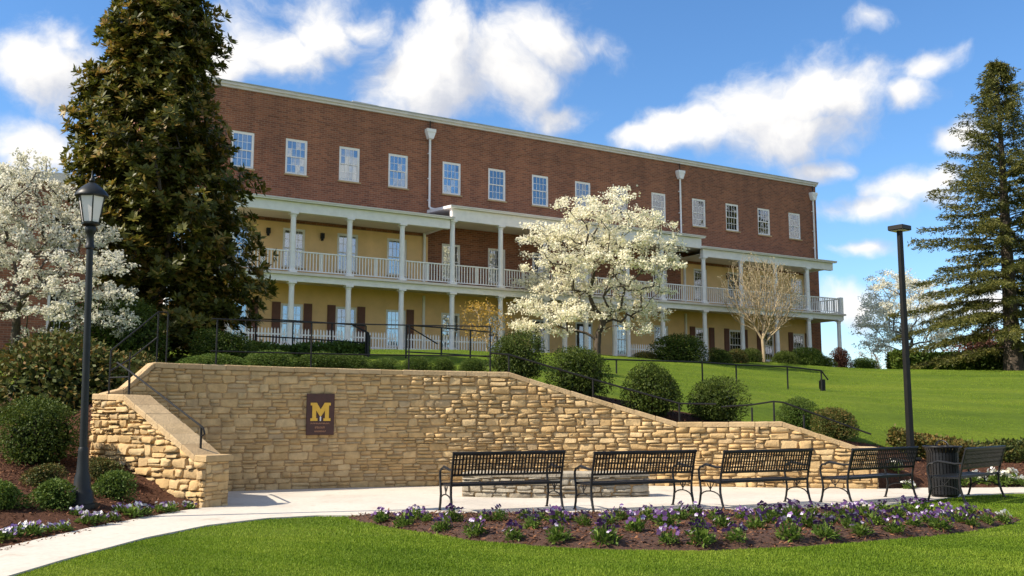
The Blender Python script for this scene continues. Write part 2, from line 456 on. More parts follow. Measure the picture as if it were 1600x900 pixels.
def np_mesh(name, V, F, mat, var=None, smooth=False):
    """fast mesh: V (n,3); F (m,k) same-size faces; var: one number for each face's vertices"""
    me = bpy.data.meshes.new(name)
    V = np.asarray(V, np.float32); F = np.asarray(F, np.int32); k = F.shape[1]
    me.vertices.add(len(V)); me.vertices.foreach_set('co', V.ravel())
    me.loops.add(F.size); me.loops.foreach_set('vertex_index', F.ravel())
    me.polygons.add(len(F)); me.polygons.foreach_set('loop_start', np.arange(0, F.size, k, dtype=np.int32))
    me.polygons.foreach_set('loop_total', np.full(len(F), k, np.int32))
    if smooth: me.polygons.foreach_set('use_smooth', np.ones(len(F), bool))
    if var is not None:
        a = me.attributes.new('var', 'FLOAT', 'POINT'); a.data.foreach_set('value', np.asarray(var, np.float32))
    me.update(calc_edges=True)
    me.materials.append(mat)
    return me


class MB:
    def __init__(s): s.v = []; s.f = []; s.var = []; s.cv = 0.0

    def add(s, vs, fs):
        b = len(s.v); s.v += [tuple(map(float, p)) for p in vs]; s.f += [tuple(i + b for i in q) for q in fs]
        s.var += [s.cv] * len(vs)

    def box(s, x0, x1, y0, y1, z0, z1):
        s.add([(x0, y0, z0), (x1, y0, z0), (x1, y1, z0), (x0, y1, z0), (x0, y0, z1), (x1, y0, z1), (x1, y1, z1), (x0, y1, z1)],
              [(0, 3, 2, 1), (4, 5, 6, 7), (0, 1, 5, 4), (1, 2, 6, 5), (2, 3, 7, 6), (3, 0, 4, 7)])

    def bbox(s, x0, x1, y0, y1, z0, z1, r):
        """box with all its upright and flat edges cut back"""
        v = []; xs = (x0, x0 + r, x1 - r, x1); ys = (y0, y0 + r, y1 - r, y1)
        ring = lambda i: [(xs[1 - i + 0] if i else xs[1], ys[0] if not i else ys[0] + r, 0)]
        loops = []
        for z, ins in ((z0, r), (z0 + r, 0), (z1 - r, 0), (z1, r)):
            a, b, c, d = x0 + ins, x1 - ins, y0 + ins, y1 - ins
            k = r if ins == 0 else r * 0.3
            loops.append([(a + k, c, z), (b - k, c, z), (b, c + k, z), (b, d - k, z), (b - k, d, z), (a + k, d, z), (a, d - k, z), (a, c + k, z)])
        vs = [p for l in loops for p in l]; fs = [tuple(range(7, -1, -1)), tuple(range(24, 32))]
        for j in range(3):
            for i in range(8):
                i2 = (i + 1) % 8; fs.append((j * 8 + i, j * 8 + i2, j * 8 + 8 + i2, j * 8 + 8 + i))
        s.add(vs, fs)

    def tube(s, pts, rad, n=8, caps=True, flat=None):
        pts = [Vector(p) for p in pts]
        if not hasattr(rad, '__len__'): rad = [rad] * len(pts)
        vs = []; fs = []; prev = None
        for i, p in enumerate(pts):
            t = (pts[min(i + 1, len(pts) - 1)] - pts[max(i - 1, 0)]).normalized()
            if prev is None:
                a = t.orthogonal().normalized() if abs(t.z) < 0.95 else Vector((1, 0, 0))
                a = (a - t * a.dot(t)).normalized()
            else:
                a = (prev - t * prev.dot(t)).normalized()
            prev = a; b = t.cross(a)
            for k in range(n):
                w = 2 * math.pi * (k + 0.5) / n
                vs.append(p + (a * math.cos(w) + b * math.sin(w)) * rad[i])
        for i in range(len(pts) - 1):
            for k in range(n):
                k2 = (k + 1) % n; fs.append((i * n + k, i * n + k2, i * n + n + k2, i * n + n + k))
        if caps:
            fs.append(tuple(range(n - 1, -1, -1))); e = (len(pts) - 1) * n; fs.append(tuple(range(e, e + n)))
        s.add(vs, fs)

    def lathe(s, prof, n=16, cx=0, cy=0):
        vs = []; fs = []
        for (r, z) in prof:
            for k in range(n):
                w = 2 * math.pi * (k + 0.5) / n; vs.append((cx + r * math.cos(w), cy + r * math.sin(w), z))
        for i in range(len(prof) - 1):
            for k in range(n):
                k2 = (k + 1) % n; fs.append((i * n + k, i * n + k2, i * n + n + k2, i * n + n + k))
        fs.append(tuple(range(n - 1, -1, -1))); e = (len(prof) - 1) * n; fs.append(tuple(range(e, e + n)))
        s.add(vs, fs)

    def prism(s, poly, y0, y1):
        """poly in (x,z), extruded along y"""
        n = len(poly)
        vs = [(x, y0, z) for x, z in poly] + [(x, y1, z) for x, z in poly]
        fs = [tuple(range(n)), tuple(range(2 * n - 1, n - 1, -1))]
        for i in range(n):
            j = (i + 1) % n; fs.append((i, n + i, n + j, j))
        s.add(vs, fs)

    def mesh(s, name, mat, smooth=False):
        me = bpy.data.meshes.new(name); me.from_pydata(s.v, [], s.f)
        if any(s.var):
            a = me.attributes.new('var', 'FLOAT', 'POINT'); a.data.foreach_set('value', s.var)
        me.materials.append(mat)
        if smooth:
            for p in me.polygons: p.use_smooth = True
            if smooth == 'auto': me.set_sharp_from_angle(angle=math.radians(40))
        me.update()
        return me

    def build(s, name, mat, parent=None, loc=None, rz=0, smooth=False):
        return link(name, s.mesh(name, mat, smooth), parent, loc, (0, 0, rz))


def cards(P, D, U, ln, wd, fold=0.25):
    """leaf-shaped faces: base P, pointing D, side axis U; returns V,F"""
    n = len(P); ln = np.broadcast_to(ln, n)[:, None]; wd = np.broadcast_to(wd, n)[:, None]
    D = D / (np.linalg.norm(D, axis=1, keepdims=True) + 1e-9)
    W = np.cross(D, U); W /= (np.linalg.norm(W, axis=1, keepdims=True) + 1e-9)
    Nn = np.cross(W, D)
    a = P; c = P + D * ln
    m = P + D * ln * 0.5 + Nn * wd * fold
    V = np.stack([a, m - W * wd * 0.5, c, m + W * wd * 0.5], 1).reshape(-1, 3)
    F = np.arange(n * 4).reshape(n, 4)
    return V, F


def rand_unit(n):
    v = rng.normal(size=(n, 3)); return v / np.linalg.norm(v, axis=1, keepdims=True)


# ------------------------------------------------------------------ terrain
ARC_C = np.array([1.0, 7.2]); ARC_R = 14.0
A0 = math.asin((-7.55 - 1) / 14.0); A1 = math.asin((5.06 - 1) / 14.0)


def arc(a, r=ARC_R):
    return np.array([ARC_C[0] + r * math.sin(a), ARC_C[1] + r * math.cos(a)])


WA = np.array([-7.68, 18.10]); WB = np.array([-5.00, 16.26])       # outer face of the near wing
WC = np.array([5.06, 20.60]); WD = np.array([7.42, 20.20])         # the far wing

CTRL = [(-5.0, 15.95, 0), (-5.3, 14.6, 0), (-5.7, 12, 0), (-5.9, 9, 0), (-6, 3, 0), (-6, -10, 0), (-9, 9, 0.1), (-12, 6, 0.1), (-14, 10, 0.3),
        (-6.3, 14.6, .20), (-7.0, 13.5, .20), (-6.1, 15.0, .25), (-7.0, 15.5, .42), (-6.7, 16.5, .46), (-6.52, 17.25, .47), (-5.66, 16.65, .12),
        (-7.70, 18.05, .70), (-8.2, 17.3, .74), (-9.6, 14, .5), (-9.4, 20, 1.35), (-12, 18, 1.3), (-14, 15, 1.0), (-8.4, 19.3, 1.6),
        (-13.9, 27, 2.95), (-10.8, 30, 3.1), (-8, 22, 2.3), (-18, 24, 2.7), (-25, 20, 2.2), (-40, 25, 3.0), (-40, 0, 1.0), (-20, 0, .3),
        (-7.3, 19.2, 2.2), (-6.6, 19.7, 2.28), (-5.5, 20.3, 2.28), (-3.5, 21.0, 2.25), (-1.5, 21.5, 2.22), (0.15, 22.0, 2.2), (0.2, 21.6, 2.15),
        (1.55, 22.3, 1.95), (1.6, 21.6, 1.72), (3.3, 22.4, 1.55), (3.4, 21.4, 1.18), (4.7, 22.4, 1.36), (5.2, 21.0, 1.15), (6.0, 20.8, 1.0), (7.3, 20.5, .55),
        (-4, 25, 2.75), (-4, 30, 3.2), (-6, 38, 3.9), (-10, 40, 4.1), (-12, 44, 4.3), (-2, 42, 4.2), (0, 46, 4.35), (4, 48, 4.4), (9, 53, 4.4), (15, 56, 4.4), (-2, 34, 3.45),
        (1, 28, 2.5), (4, 30, 2.35), (6, 36, 2.75), (3, 38, 3.3), (9, 36, 2.45), (11, 37, 2.40),
        (5, 24, 1.45), (8, 23, 1.0), (9, 20.6, .06), (12, 20.9, .06), (16, 21.2, .06), (10, 22.6, .42), (13, 22.9, .42), (18, 23.4, .45), (10, 24, .80), (13, 24.2, .80), (20, 25, .9), (30, 27, 1.1),
        (12, 40, 2.55), (20, 45, 2.95), (30, 45, 3.0), (16, 50, 3.55), (25, 60, 4.15), (35, 62, 4.2), (18, 60, 4.25), (22, 64, 4.3), (45, 66, 4.3), (60, 50, 3.6), (60, 30, 1.6),
        (8, 18.4, 0), (10, 18.8, 0), (16, 19, 0), (24, 19, 0), (30, 18, 0), (8, 14, 0), (0, 12, 0), (0, 5, 0), (10, 8, 0), (0, -10, 0), (20, 5, 0), (40, 5, 0), (40, 18, .2),
        (20, 80, 4.2), (60, 90, 3.8), (0, 80, 4.4), (-40, 60, 4.4), (-20, 45, 4.3), (-60, 90, 4.4), (0, 140, 4), (80, 140, 3.6), (-80, 140, 4)]
CT = np.array(CTRL, float)


def _rbf():
    n = len(CT); d = np.linalg.norm(CT[:, None, :2] - CT[None, :, :2], axis=2) + np.eye(n) * 1e-3
    A = np.zeros((n + 3, n + 3)); A[:n, :n] = d; A[:n, n] = 1; A[:n, n + 1:n + 3] = CT[:, :2]; A[n:, :n] = A[:n, n:].T
    b = np.zeros(n + 3); b[:n] = CT[:, 2]
    return np.linalg.solve(A, b)


RBF = _rbf()


def in_poly(x, y, poly):
    x = np.asarray(x); y = np.asarray(y); r = np.zeros(x.shape, bool); n = len(poly); j = n - 1
    for i in range(n):
        xi, yi = poly[i]; xj, yj = poly[j]
        c = ((yi > y) != (yj > y)) & (x < (xj - xi) * (y - yi) / ((yj - yi) + 1e-12) + xi)
        r ^= c; j = i
    return r


def poly_dist(x, y, poly):
    """signed distance: positive inside"""
    x = np.asarray(x, float); y = np.asarray(y, float); d = np.full(x.shape, 1e9)
    n = len(poly)
    for i in range(n):
        a = np.array(poly[i]); b = np.array(poly[(i + 1) % n]); e = b - a
        t = np.clip(((x - a[0]) * e[0] + (y - a[1]) * e[1]) / (e @ e + 1e-12), 0, 1)
        d = np.minimum(d, np.hypot(x - a[0] - t * e[0], y - a[1] - t * e[1]))
    return np.where(in_poly(x, y, poly), d, -d)


def warp(pts):
    """refine ground points laid out with the flat-horizon approximation"""
    out = []
    for x, y in pts:
        d = pix_dir(800 + FPX * x / y, 645 + EYE * FPX / y); out.append((EYE * d[0] / -d[2], EYE * d[1] / -d[2]))
    return out


arc_pts = [tuple(arc(A0 + (A1 - A0) * i / 24, ARC_R + 0.24)) for i in range(25)]
PLAZA = [(-6.05, 2)] + warp([(-5.95, 8), (-5.80, 11.1), (-5.62, 13.4), (-5.30, 14.9)]) + [(-5.04, 16.25), (-5.7, 17.02), (-7.4, 18.2)] + arc_pts + \
        [(5.3, 20.8), (7.50, 20.4)] + warp([(9, 20.05), (11, 20.2), (16, 20.55), (26, 21.0), (26, 19.5), (16, 19.15), (9.6, 18.75), (8.3, 18.1), (7.2, 17.0),
         (5.6, 15.85), (4.4, 15.3), (3.0, 14.95), (0, 14.60), (-2.0, 14.62), (-2.9, 14.60), (-3.55, 14.25), (-4.15, 13.35), (-4.5, 12.0), (-4.68, 10.2), (-4.78, 8)]) + [(-4.82, 2)]
FLAT = PLAZA[:]                                                   # the sunken court, at the level of the path


def height(x, y):
    x = np.atleast_1d(np.asarray(x, float)); y = np.atleast_1d(np.asarray(y, float))
    out = np.empty(x.shape); n = len(CT)
    for s in range(0, x.size, 20000):
        xs = x.ravel()[s:s + 20000]; ys = y.ravel()[s:s + 20000]
        xc = np.clip(xs, -90, 90); yc = np.clip(ys, -15, 150)
        d = np.hypot(xc[:, None] - CT[None, :, 0], yc[:, None] - CT[None, :, 1])
        out.ravel()[s:s + 20000] = d @ RBF[:n] + RBF[n] + xc * RBF[n + 1] + yc * RBF[n + 2]
    out = np.maximum(out, 0)
    # the front ground is level
    return np.where(in_poly(x, y, FLAT) | ((y < 15.2) & (x > -5.2)) | ((x > -5.2) & (y < 18.2)), 0.0, out)


def hz(x, y): return float(height(x, y)[0])


BED = [(-2.45, 14.45), (-2.2, 14.0), (-1.6, 13.2), (-1.0, 12.5), (-0.45, 11.85), (0.3, 11.35), (1.2, 11.05), (2.2, 11.0), (3.2, 11.25), (4.2, 11.7), (5.2, 12.25), (6.2, 12.95), (7.0, 13.7),
       (7.35, 14.15), (7.25, 14.6), (6.7, 14.75), (6.1, 14.9), (5.6, 15.2), (5.0, 15.35), (4.4, 15.22), (3.0, 14.87), (0, 14.52), (-2.0, 14.54)]
BED = warp(BED)
LEFT_MULCH = [(-5.25, 15.4), (-4.98, 16.35), (-6.6, 17.5), (-7.7, 18.2), (-8.2, 19.8), (-9.0, 22.0), (-13.5, 23), (-18, 21), (-18, 12), (-14, 2), (-5.9, 2), (-5.85, 8.2), (-5.65, 11.4), (-5.45, 13.7)]
WALL_MULCH = [tuple(arc(A0 + (A1 - A0) * i / 12, ARC_R + 0.2)) for i in range(13)] + [(7.3, 20.1), (7.4, 20.9), (6.2, 22.3), (5.7, 23.0), (5.0, 23.4), (3.8, 23.3), (2.2, 23.2), (0.8, 23.2), (-1, 22.9), (-4, 22.0), (-7, 20.2)]
RIGHT_BED = [(7.4, 20.0), (9, 20.0), (16, 20.5), (30, 21), (30, 24), (18, 23.6), (12, 23.1), (9, 23), (7.2, 22.4)]


def build_ground():
    xs = np.concatenate([[-900, -500, -300, -200, -140, -100, -75, -60, -50], np.arange(-42, -12, 1.0), np.arange(-12, 12, 0.16), np.arange(12, 30, 0.6), np.arange(30, 62, 2.0), [65, 75, 90, 120, 160, 220, 320, 500, 900]])
    ys = np.concatenate([[-300, -150, -80, -50, -30, -20], np.arange(-14, 12, 1.0), np.arange(12, 24, 0.16), np.arange(24, 70, 0.9), [72, 76, 82, 90, 100, 115, 135, 160, 200, 260, 350, 500, 900]])
    X, Y = np.meshgrid(xs, ys); Z = height(X.ravel(), Y.ravel()).reshape(X.shape)
    Z += np.where(Z > 0.05, 0.03 * np.sin(X * 1.3 + Y * .7) * np.sin(Y * .9 - X * .4), 0)
    nx, ny = len(xs), len(ys)
    idx = np.arange(nx * ny).reshape(ny, nx)
    F = np.stack([idx[:-1, :-1], idx[:-1, 1:], idx[1:, 1:], idx[1:, :-1]], -1).reshape(-1, 4)
    me = np_mesh('ground', np.stack([X.ravel(), Y.ravel(), Z.ravel()], 1), F, M['ground'], smooth=True)
    x, y = X.ravel(), Y.ravel()
    sdv = np.maximum.reduce([poly_dist(x, y, p) for p in (LEFT_MULCH, WALL_MULCH, RIGHT_BED)])
    a = me.attributes.new('mulch', 'FLOAT', 'POINT'); a.data.foreach_set('value', np.clip(0.5 + sdv * 0.8, 0, 1).astype(np.float32))
    o = link('ground', me); tag(o, kind='structure')


build_ground()


def slab(name, poly, z0, z1, mat, kind='structure'):
    bm = bmesh.new()
    vs = [bm.verts.new((x, y, z1)) for x, y in poly]
    f = bm.faces.new(vs)
    r = bmesh.ops.extrude_face_region(bm, geom=[f])
    for v in r['geom']:
        if isinstance(v, bmesh.types.BMVert): v.co.z = z0
    bmesh.ops.recalc_face_normals(bm, faces=bm.faces)
    bmesh.ops.triangulate(bm, faces=bm.faces)
    me = bpy.data.meshes.new(name); bm.to_mesh(me); bm.free(); me.materials.append(mat)
    o = link(name, me); tag(o, kind=kind); return o


slab('plaza_pavement', PLAZA, -0.05, 0.022, M['concrete'])


def build_bed():
    """the kidney bed: a low mound of mulch"""
    xs = np.arange(-2.7, 7.8, 0.09); ys = np.arange(11.0, 16.3, 0.09)
    X, Y = np.meshgrid(xs, ys); d = poly_dist(X.ravel(), Y.ravel(), BED).reshape(X.shape)
    Z = np.clip(d, 0, 0.5); Z = 0.10 * (1 - (1 - Z / 0.5) ** 2) + rng.normal(0, 0.008, X.shape) * (d > 0.1)
    idx = np.arange(X.size).reshape(X.shape)
    # snap the outer ring onto the outline
    keep = d > -0.09
    F = np.stack([idx[:-1, :-1], idx[:-1, 1:], idx[1:, 1:], idx[1:, :-1]], -1).reshape(-1, 4)
    ok = keep.ravel()[F].all(1); F = F[ok]
    V = np.stack([X.ravel(), Y.ravel(), Z.ravel() + 0.004], 1)
    V[d.ravel() < 0, 2] = -0.01
    used = np.unique(F); rm = -np.ones(len(V), int); rm[used] = np.arange(len(used))
    me = np_mesh('mulch_bed', V[used], rm[F], M['mulch'], smooth=True)
    tag(link('mulch_bed', me), kind='structure')


build_bed()


def bed_z(x, y):
    d = float(poly_dist(np.array([x]), np.array([y]), BED)[0])
    return 0.10 * (1 - (1 - min(max(d, 0), .5) / .5) ** 2) if d > 0 else 0.0


def scatter_chips():
    P = []
    n = 9000
    x = rng.uniform(-2.5, 7.6, n * 3); y = rng.uniform(11, 16, n * 3); d = poly_dist(x, y, BED); k = d > 0.02
    x, y, d = x[k], y[k], d[k]; z = 0.10 * (1 - (1 - np.clip(d, 0, .5) / .5) ** 2) + 0.008
    P.append(np.stack([x, y, z], 1))
    x = rng.uniform(-11, -4.9, 26000); y = rng.uniform(9.5, 19, 26000); d = poly_dist(x, y, LEFT_MULCH); k = d > 0.03
    x, y = x[k], y[k]; P.append(np.stack([x, y, height(x, y) + 0.012], 1))
    x = rng.uniform(-6, 14, 14000); y = rng.uniform(19.5, 23.4, 14000)
    k = (np.maximum(poly_dist(x, y, WALL_MULCH), poly_dist(x, y, RIGHT_BED)) > 0.05) & ~in_poly(x, y, PLAZA); x, y = x[k], y[k]
    P.append(np.stack([x, y, height(x, y) + 0.012], 1))
    P = np.concatenate(P); n = len(P)
    D = rand_unit(n); D[:, 2] *= 0.35; U = np.tile([0, 0, 1.0], (n, 1)) + rng.normal(0, .4, (n, 3))
    V, F = cards(P, D, U, rng.uniform(.03, .09, n), rng.uniform(.012, .03, n), 0.1)
    me = np_mesh('mulch_chips', V, F, M['chip'], np.repeat(rng.random(n), 4))
    tag(link('mulch_chips', me), 'brown bark mulch chips strewn over the planting beds', 'mulch', kind='stuff')


scatter_chips()


def build_grass():
    P = []
    def put(n, x0, x1, y0, y1, hmul):
        x = rng.uniform(x0, x1, n); y = y0 + (y1 - y0) * rng.random(n) ** 1.0
        k = (poly_dist(x, y, PLAZA) < -0.01) & (poly_dist(x, y, BED) < -0.0)
        k &= (poly_dist(x, y, LEFT_MULCH) < 0)
        P.append((x[k], y[k], np.zeros(k.sum()), np.full(k.sum(), hmul)))
    put(330000, -5.0, 8.5, 7.8, 12.6, 1.0)
    put(150000, -4.6, 12.5, 12.6, 19.0, 1.15)
    # the slope above the wall
    n = 150000
    y = 20.5 + 42 * rng.random(n) ** 1.5; x = rng.uniform(-0.35, 0.62, n) * y
    k = (poly_dist(x, y, WALL_MULCH) < -0.1) & (poly_dist(x, y, RIGHT_BED) < -0.1) & (poly_dist(x, y, LEFT_MULCH) < 0) & ~in_poly(x, y, PLAZA)
    k &= ~((y < 6.9 + np.sqrt(np.maximum(0, 14.6 ** 2 - (x - 1) ** 2))) & (x < 8))
    x, y = x[k], y[k]; P.append((x, y, height(x, y), 0.9 + (y - 20) * 0.03))
    x, y, z, h = [np.concatenate([p[i] for p in P]) for i in range(4)]
    n = len(x)
    # soft drifts of longer and shorter turf
    lump = 0.75 + 0.25 * np.sin(x * 3.1 + np.sin(y * 2.3) * 1.7) * np.sin(y * 2.7 + np.sin(x * 1.9))
    L = rng.uniform(.018, .038, n) * h * lump; W = rng.uniform(.004, .008, n) * h * 1.15
    az = rng.uniform(0, 2 * math.pi, n); lean = rng.normal(0, .45, n)
    side = np.stack([np.cos(az), np.sin(az), np.zeros(n)], 1)
    up = np.stack([-np.sin(az) * np.sin(lean), np.cos(az) * np.sin(lean), np.cos(lean)], 1)
    B = np.stack([x, y, z - 0.003], 1)
    V = np.stack([B - side * W[:, None], B + side * W[:, None], B + up * L[:, None]], 1).reshape(-1, 3)
    F = np.arange(n * 3).reshape(n, 3)
    patch = 0.5 + 0.22 * np.sin(x * .9 + y * .55) * np.sin(y * 1.3 - x * .35) + 0.14 * np.sin(x * 2.6 + 1.3 * y)
    stripe = 0.07 * np.sign(np.sin((x * 0.45 + y) * 2 * math.pi / 1.1))
    var = np.clip(patch + stripe * (y < 16) + rng.normal(0, .2, n), 0, 1)
    me = np_mesh('lawn_grass', V, F, M['grass'], np.repeat(var, 3))
    tag(link('lawn_grass', me), 'short bright green mown grass of the lawns', 'grass', kind='stuff')


build_grass()

# ------------------------------------------------------------------ stone walls
def stone_shape(bulge, seed):
    """unit stone: x,z in -.5...5, rough rounded face towards -y; returns V,F"""
    r = random.Random(seed)
    nx, nz = 5, 5
    V = []; F = []
    m1 = r.uniform(-.12, .12); m2 = r.uniform(-.15, .15)
    fx = [-.5, -.43 + r.uniform(-.03, .05), m1, .43 + r.uniform(-.05, .03), .5]; fz = [-.5, -.40 + r.uniform(-.03, .08), m2, .40 + r.uniform(-.08, .03), .5]
    cs = [(r.uniform(-.07, .07), r.uniform(-.13, .13)) for _ in range(4)]
    tilt = r.uniform(-.35, .35); tz = r.uniform(-.3, .3)
    for j, z in enumerate(fz):
        for i, x in enumerate(fx):
            edge = i in (0, nx - 1) or j in (0, nz - 1)
            cx = (x + .5); cz = (z + .5)
            ox = sum(c[0] * w for c, w in zip(cs, ((1 - cx) * (1 - cz), cx * (1 - cz), cx * cz, (1 - cx) * cz)))
            oz = sum(c[1] * w for c, w in zip(cs, ((1 - cx) * (1 - cz), cx * (1 - cz), cx * cz, (1 - cx) * cz)))
            rc = 1.0
            if i in (0, nx - 1) and j in (0, nz - 1): rc = r.uniform(.78, .94)
            y = 0.0 if edge else -(bulge * (1 + tilt * x + tz * z) + r.uniform(-.42, .38) * bulge)
            V.append(((x * rc + ox) * 0.98 + r.uniform(-.015, .015), y, (z * rc + oz) * 0.98 + r.uniform(-.02, .02)))
    for j in range(nz - 1):
        for i in range(nx - 1):
            a = j * nx + i; F.append((a, a + 1, a + nx + 1, a + nx))
    ring = [i for i in range(nx)] + [nx * j + nx - 1 for j in range(1, nz)] + [nx * (nz - 1) + i for i in range(nx - 2, -1, -1)] + [nx * j for j in range(nz - 2, 0, -1)]
    b = len(V)
    for k in ring: V.append((V[k][0], 1.0, V[k][2]))
    n = len(ring)
    for k in range(n):
        k2 = (k + 1) % n; F.append((ring[k], b + k, b + k2, ring[k2]))
    return V, F


STONES = [stone_shape(1.0, 100 + i) for i in range(18)]
_stone_mesh = {}


def stone_mesh(i, mat):
    if (i, mat.name) not in _stone_mesh:
        me = bpy.data.meshes.new('stone'); V, F = STONES[i]; me.from_pydata(V, [], F); me.materials.append(mat)
        for p in me.polygons: p.use_smooth = True
        me.set_sharp_from_angle(angle=math.radians(75))
        _stone_mesh[(i, mat.name)] = me
    return _stone_mesh[(i, mat.name)]


def stone_face(parent, frame, L, top, bot, mat, limit, rows=(.085, .18), lens=(.16, .38), proud=0.044, first=None, seed=1, name='stone', face=lambda u: 1.0):
    """courses of separate stones over a wall face. frame(u) -> (x, y, nx, ny): a point of the face and its outward normal"""
    r = random.Random(seed); items = []
    zmax = max(top(L * i / 60) for i in range(61)); z = min(bot(L * i / 60) for i in range(61))
    course = 0
    while z < zmax - 0.03:
        h = r.uniform(*rows); u = -r.uniform(0, .25)
        while u < L - 0.03:
            w = r.uniform(*lens) * (0.85 + h * 1.6)
            u0 = max(u, 0); u1 = min(u + w, L)
            if L - u1 < 0.10: u1 = L
            u = u1
            if u1 - u0 < 0.05: continue
            k = r.random()
            if k < .42 or h < .11: parts = [(z, h)]
            else:
                q = r.uniform(.36, .64); parts = [(z, h * q), (z + h * q, h * (1 - q))]
            U0, U1 = u0, u1; cut = r.random() < .35 and len(parts) == 2 and u1 - u0 > .32
            for zz, hh in parts:
                j = r.uniform(-.012, .012); span = [(U0, U1)]
                if cut and zz > z: qm = U0 + (U1 - U0) * r.uniform(.38, .62); span = [(U0, qm), (qm, U1)]
                for u0, u1 in span:
                  uc = (u0 + u1) / 2
                  tmin = min(top(u0), top(uc), top(u1)); tmax = max(top(u0), top(uc), top(u1))
                  if zz + 0.025 > tmax or zz + hh < min(bot(u0), bot(u1)) - 0.05: r.random(); continue
                  items.append((uc, u1 - u0 - 0.006, zz + hh / 2 + j * (zz > 0.2), hh - 0.006, r.randrange(len(STONES)), zz + hh > tmin - 0.005, r.uniform(.55, 1.25) * proud, r.random()))
        z += h; course += 1
    items.sort(key=lambda t: -(t[1] * t[3]))
    rest = MB()
    for k, (uc, w, zc, h, si, clip, pr, rv) in enumerate(items):
        x, y, nx, ny = frame(uc); ang = math.atan2(nx, -ny)      # local -y points along the normal
        pr *= face(uc)
        if clip or k >= limit:
            V, F = STONES[si]; W = []
            for (vx, vy, vz) in V:
                zz = min(vz * h + zc, top(min(max(uc + vx * w, 0), L)) - 0.004) if clip else vz * h + zc
                yy = vy * pr if vy < 0 else vy * 0.05
                W.append((vx * w, yy, zz - zc))
        if k < limit:
            if clip:
                me = bpy.data.meshes.new('stone'); me.from_pydata(W, [], F); me.materials.append(mat)
                for p in me.polygons: p.use_smooth = True
                o = link(name, me, parent, (x, y, zc), (0, 0, ang))
            else:
                o = link(name, stone_mesh(si, mat), parent, (x, y, zc), (0, 0, ang), (w, pr, h))
        else:
            c, s = math.cos(ang), math.sin(ang); rest.cv = rv
            rest.add([(x + vx * c - vy * s, y + vx * s + vy * c, zc + vz) for vx, vy, vz in W], F)
    if rest.v:
        o = link('small_stones', rest.mesh('small_stones', mat, True), parent); o['kind'] = 'stuff'


def coping(parent, frame, us, top, depth, thick, over, mat, seed=3):
    """capstones laid along the wall top, one by one"""
    r = random.Random(seed)
    for u0, u1 in zip(us[:-1], us[1:]):
        mb = MB(); e = 0.004
        pts = []
        for u in (u0 + e, u1 - e):
            x, y, nx, ny = frame(u); z = top(u) + r.uniform(-.004, .004)
            for off in (over, -depth - over):
                pts.append((x + nx * off, y + ny * off, z))
        a, b, c, d = pts     # a: front u0, b: back u0, c: front u1, d: back u1
        ins = 0.014
        def lo(p): return (p[0], p[1], p[2] - thick)
        def mid(p): return (p[0], p[1], p[2] - ins)
        ctr = Vector(a) * .25 + Vector(b) * .25 + Vector(c) * .25 + Vector(d) * .25
        def inn(p):
            v = Vector(p); w = ctr - v; w.z = 0; w.normalize(); q = v + w * ins * 1.2; q.z = p[2]; return q
        vs = [lo(a), lo(c), lo(d), lo(b), mid(a), mid(c), mid(d), mid(b), inn(a), inn(c), inn(d), inn(b)]
        fs = [(0, 3, 2, 1), (0, 1, 5, 4), (1, 2, 6, 5), (2, 3, 7, 6), (3, 0, 4, 7), (4, 5, 9, 8), (5, 6, 10, 9), (6, 7, 11, 10), (7, 4, 8, 11), (8, 9, 10, 11)]
        mb.add(vs, fs); mb.build('capstone', mat, parent)


def core(parent, frame, us, top, bot, depth, mat):
    """the wall's body behind its facing"""
    mb = MB(); vs = []; n = len(us)
    for u in us:
        x, y, nx, ny = frame(u); t = top(u) - 0.03; b = bot(u) - 0.6
        for off, z in ((-0.004, b), (-0.004, t), (-depth, t), (-depth, b)):
            vs.append((x + nx * off, y + ny * off, z))
    fs = []
    for i in range(n - 1):
        for k in range(4):
            k2 = (k + 1) % 4; fs.append((i * 4 + k, i * 4 + k2, i * 4 + 4 + k2, i * 4 + 4 + k))
    fs += [(0, 1, 2, 3), (n * 4 - 1, n * 4 - 2, n * 4 - 3, n * 4 - 4)]
    mb.add(vs, fs); mb.build('wall_core', mat, parent)


def lerp_prof(pts):
    xs = [p[0] for p in pts]; zs = [p[1] for p in pts]
    return lambda u: float(np.interp(u, xs, zs))


CAP = 0.10
# curved main wall
L_MAIN = ARC_R * (A1 - A0)
def f_main(u):
    a = A0 + u / ARC_R; p = arc(a); return (p[0], p[1], -math.sin(a), -math.cos(a))
def uX(X): return ARC_R * (math.asin((X - 1) / ARC_R) - A0)
t_main = lerp_prof([(0, 1.92), (uX(-7.3), 2.00), (uX(-6.85), 2.51), (uX(-3), 2.46), (uX(-0.08), 2.42), (uX(3.50), 1.35), (L_MAIN, 1.36)])
flat0 = lambda u: 0.0
W1 = empty('retaining_wall', (0, 0, 0))
tag(W1, 'long curved golden stone retaining wall with the brown sign, behind the benches', 'wall', kind='thing')
core(W1, f_main, [L_MAIN * i / 60 for i in range(61)], t_main, flat0, 0.42, M['mortar'])
stone_face(W1, f_main, L_MAIN, lambda u: t_main(u) - CAP, flat0, M['stone'], 300, seed=5, face=lambda u: float(np.interp(u, [0, 5.2, 7.2, 20], [.40, .5, 1.0, 1.05])))
br = sorted(set([0.0, uX(-7.3), uX(-6.85), uX(-0.08), uX(3.50), L_MAIN])); us = []
for a, b in zip(br[:-1], br[1:]):
    n = max(1, round((b - a) / 0.46)); us += [a + (b - a) * i / n for i in range(n)]
coping(W1, f_main, us + [L_MAIN], t_main, 0.44, CAP, 0.035, M['coping'])

